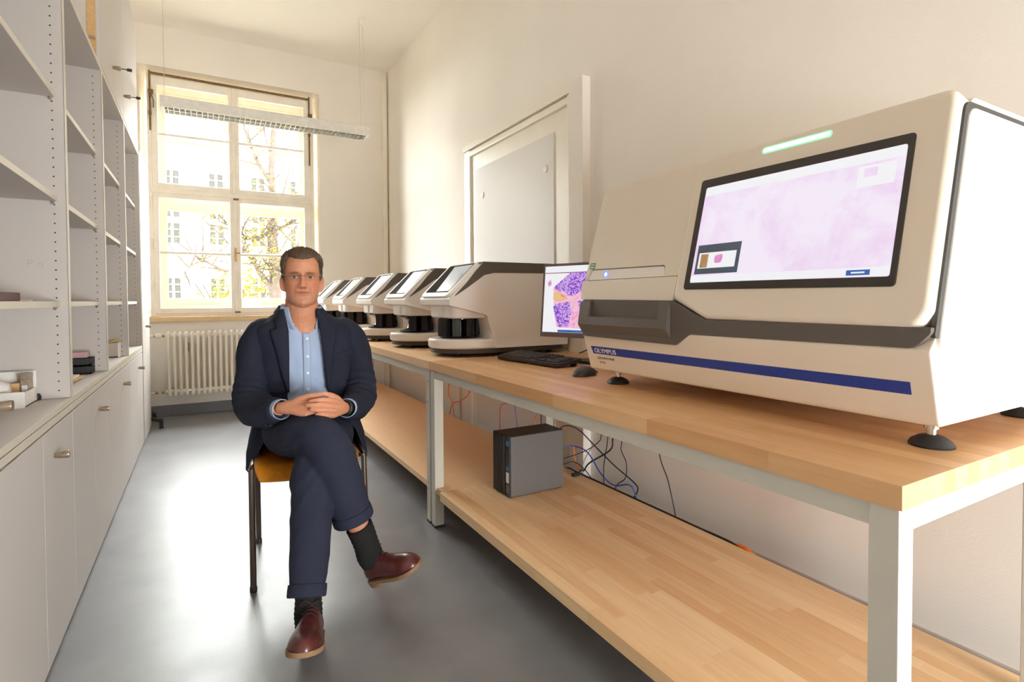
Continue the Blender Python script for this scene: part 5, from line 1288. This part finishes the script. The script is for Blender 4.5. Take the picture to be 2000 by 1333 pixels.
# ---------------------------------------------------------------- outside the far window
struct(MB().box(-40, 40, 6.9, 60, -1.1, -1.0).build('ground', 'ground', smooth=False))
bd = thing('building', 'white rendered building with multi-pane windows across the courtyard', 'building', (2, 36, -1))
def wall_windows(wins):
    MB().box(-14, 16, 35.6, 42, -1, 11.2).build('facade', 'render_white', bd, smooth=False)
    MB().box(-14.3, 16.3, 35.2, 42, 9.6, 9.9).build('cornice', 'render_white', bd, smooth=False)
    MB().prism([(35.0, 11.2), (35.0, 11.5), (40, 14.5), (42, 14.5), (42, 11.2)], lambda u, v, d: V((d, u, v)), -14.4, 16.4).build('roof', 'roof_grey', bd, smooth=False)
    for (x, z) in wins:
        w, h = .80, 1.22
        f = ring_frame(x, x + w, z, z + h, .05, .05, .05, .05, 35.52, 35.62, .004)
        f.box(x + w / 2 - .06, x + w / 2 + .06, 35.51, 35.6, z, z + h); f.box(x - .06, x + w + .06, 35.5, 35.62, z - .08, z - .01)
        for q in (1 / 3, 2 / 3): f.box(x, x + w, 35.53, 35.6, z + h * q - .02, z + h * q + .02)
        fo = f.build('window', 'render_white', bd, smooth=False)
        MB().box(x + .03, x + w - .03, 35.57, 35.59, z + .03, z + h - .03).build('pane', 'far_pane', fo, smooth=False)
wall_windows([(x, z) for x in (-3.95, -1.79, .38, 2.55, 4.7) for z in (1.24, 4.3, 5.75, 7.2)])
tr = thing('tree', 'autumn tree with thin yellow leaves and forked grey trunk outside the window', 'tree', (1.75, 16, -1))
rt = random.Random(11); trunk = MB(); tips = []
def branch(p, d, L, r, lev):
    pts = [V(p)]; dd = V(d).normalized()
    for i in range(5):
        dd = (dd + V((rt.uniform(-.2, .2), rt.uniform(-.2, .2), rt.uniform(-.08, .14)))).normalized(); pts.append(pts[-1] + dd * L / 5)
    trunk.tube(pts, 0, 7 if lev < 2 else 5, rs=[r * (1 - .12 * i) for i in range(6)])
    if lev >= 2: tips.extend(pts[1:])
    if lev < 4:
        for k in range(3 if lev < 3 else 2):
            q = pts[rt.choice((2, 3, 4, 5))]; a = V((rt.uniform(-1, 1), rt.uniform(-.8, .8), rt.uniform(-.25, .8)))
            branch(q, (dd * .6 + a).normalized(), L * rt.uniform(.55, .75), r * .45, lev + 1)
def lead(pts, r0, r1, lev):
    p = curve(pts, 4); n = len(p); trunk.tube(p, 0, 9, rs=[r0 + (r1 - r0) * k / (n - 1) for k in range(n)])
    for q in p[2:]:
        tips.append(q)
        if rt.random() < .55: branch(q, (rt.uniform(-1, 1), rt.uniform(-.8, .8), rt.uniform(-.2, .9)), rt.uniform(.7, 1.2), .028, lev)
lead([(1.71, 16, -1.0), (1.71, 16, .6), (1.72, 16, 1.3), (1.71, 16, 2.05), (1.67, 16, 2.74), (1.65, 16, 3.29), (1.69, 16, 3.77), (1.67, 16, 4.6), (1.75, 16, 6.2), (1.6, 16, 8)], .20, .05, 3)
lead([(1.70, 16, 1.25), (1.50, 15.95, 1.63), (1.34, 15.9, 1.84), (1.25, 15.9, 2.04), (1.13, 15.9, 2.24), (.89, 15.8, 2.43), (.60, 15.8, 2.58)], .085, .035, 3)
lead([(1.73, 16, 1.25), (1.91, 16, 1.66), (2.02, 16.1, 1.92), (2.18, 16.1, 2.27), (2.5, 16.1, 3.0)], .085, .04, 3)
lead([(.89, 15.8, 2.43), (.61, 15.8, 1.90), (.29, 15.7, 1.99), (.07, 15.7, 2.11), (-.10, 15.7, 2.07), (-.25, 15.7, 1.97), (-.37, 15.7, 1.84)], .045, .012, 4)
lead([(1.65, 16, 3.01), (1.42, 16, 2.84), (1.20, 16, 2.72), (1.02, 16, 2.82), (.78, 16, 2.96), (.5, 16, 3.2)], .06, .02, 3)
lead([(1.68, 16, 2.99), (1.88, 16, 3.10), (2.03, 16, 3.18), (2.23, 16, 3.30), (2.6, 16, 3.6)], .055, .02, 3)
lead([(1.69, 16, 3.57), (1.85, 16, 3.79), (1.94, 16, 4.0), (2.1, 16, 4.6)], .05, .02, 3)
lead([(1.66, 16, 4.3), (1.3, 16, 4.9), (1.0, 16, 5.8), (.9, 16, 6.8)], .07, .02, 3)
tk = trunk.build('trunk', 'tree_bark', tr)
b = bmesh.new()
for p in tips:
    for k in range(4):
        c = p + V((rt.gauss(0, .26), rt.gauss(0, .26), rt.gauss(0, .24))); s = rt.uniform(.022, .042)
        a = V((rt.gauss(0, 1), rt.gauss(0, 1), rt.gauss(0, 1))).normalized(); u = a.orthogonal().normalized() * s; w = a.cross(u).normalized() * s * .7
        b.faces.new([b.verts.new(c - u), b.verts.new(c + w), b.verts.new(c + u), b.verts.new(c - w)])
me = bpy.data.meshes.new('foliage'); b.to_mesh(me); b.free(); me.transform(Matrix.Translation((-1.75, -16, 1)))
tag(link('foliage', me, 'yellow_leaf', tr), kind='stuff')
bu = thing('shrub', 'low yellow-leaved shrub at the foot of the autumn tree', 'shrub', (.9, 17.2, -1))
b = bmesh.new(); st_ = MB()
for k in range(9): 
    a = rt.uniform(0, 6.28); st_.tube([(.9, 17.2, -1), (.9 + .5 * math.cos(a), 17.2 + .3 * math.sin(a), .6), (.9 + 1.1 * math.cos(a), 17.2 + .6 * math.sin(a), 1.7 + rt.uniform(-.3, .2))], .02, 5)
st_.build('stem', 'tree_bark', bu)
for k in range(1500):
    a, e, q = rt.uniform(0, 6.28), rt.uniform(0, 1.5), rt.uniform(.6, 1) ; c = V((.9 + 1.5 * q * math.cos(a) * math.cos(e), 17.2 + .7 * q * math.sin(a) * math.cos(e), -.6 + 2.75 * q * math.sin(e))); s = rt.uniform(.04, .07)
    n_ = V((rt.gauss(0, 1), rt.gauss(0, 1), rt.gauss(0, 1))).normalized(); u = n_.orthogonal().normalized() * s; w = n_.cross(u).normalized() * s * .7
    b.faces.new([b.verts.new(c - u), b.verts.new(c + w), b.verts.new(c + u), b.verts.new(c - w)])
me = bpy.data.meshes.new('foliage'); b.to_mesh(me); b.free(); me.transform(Matrix.Translation((-.9, -17.2, 1)))
tag(link('foliage', me, 'yellow_leaf', bu), kind='stuff')
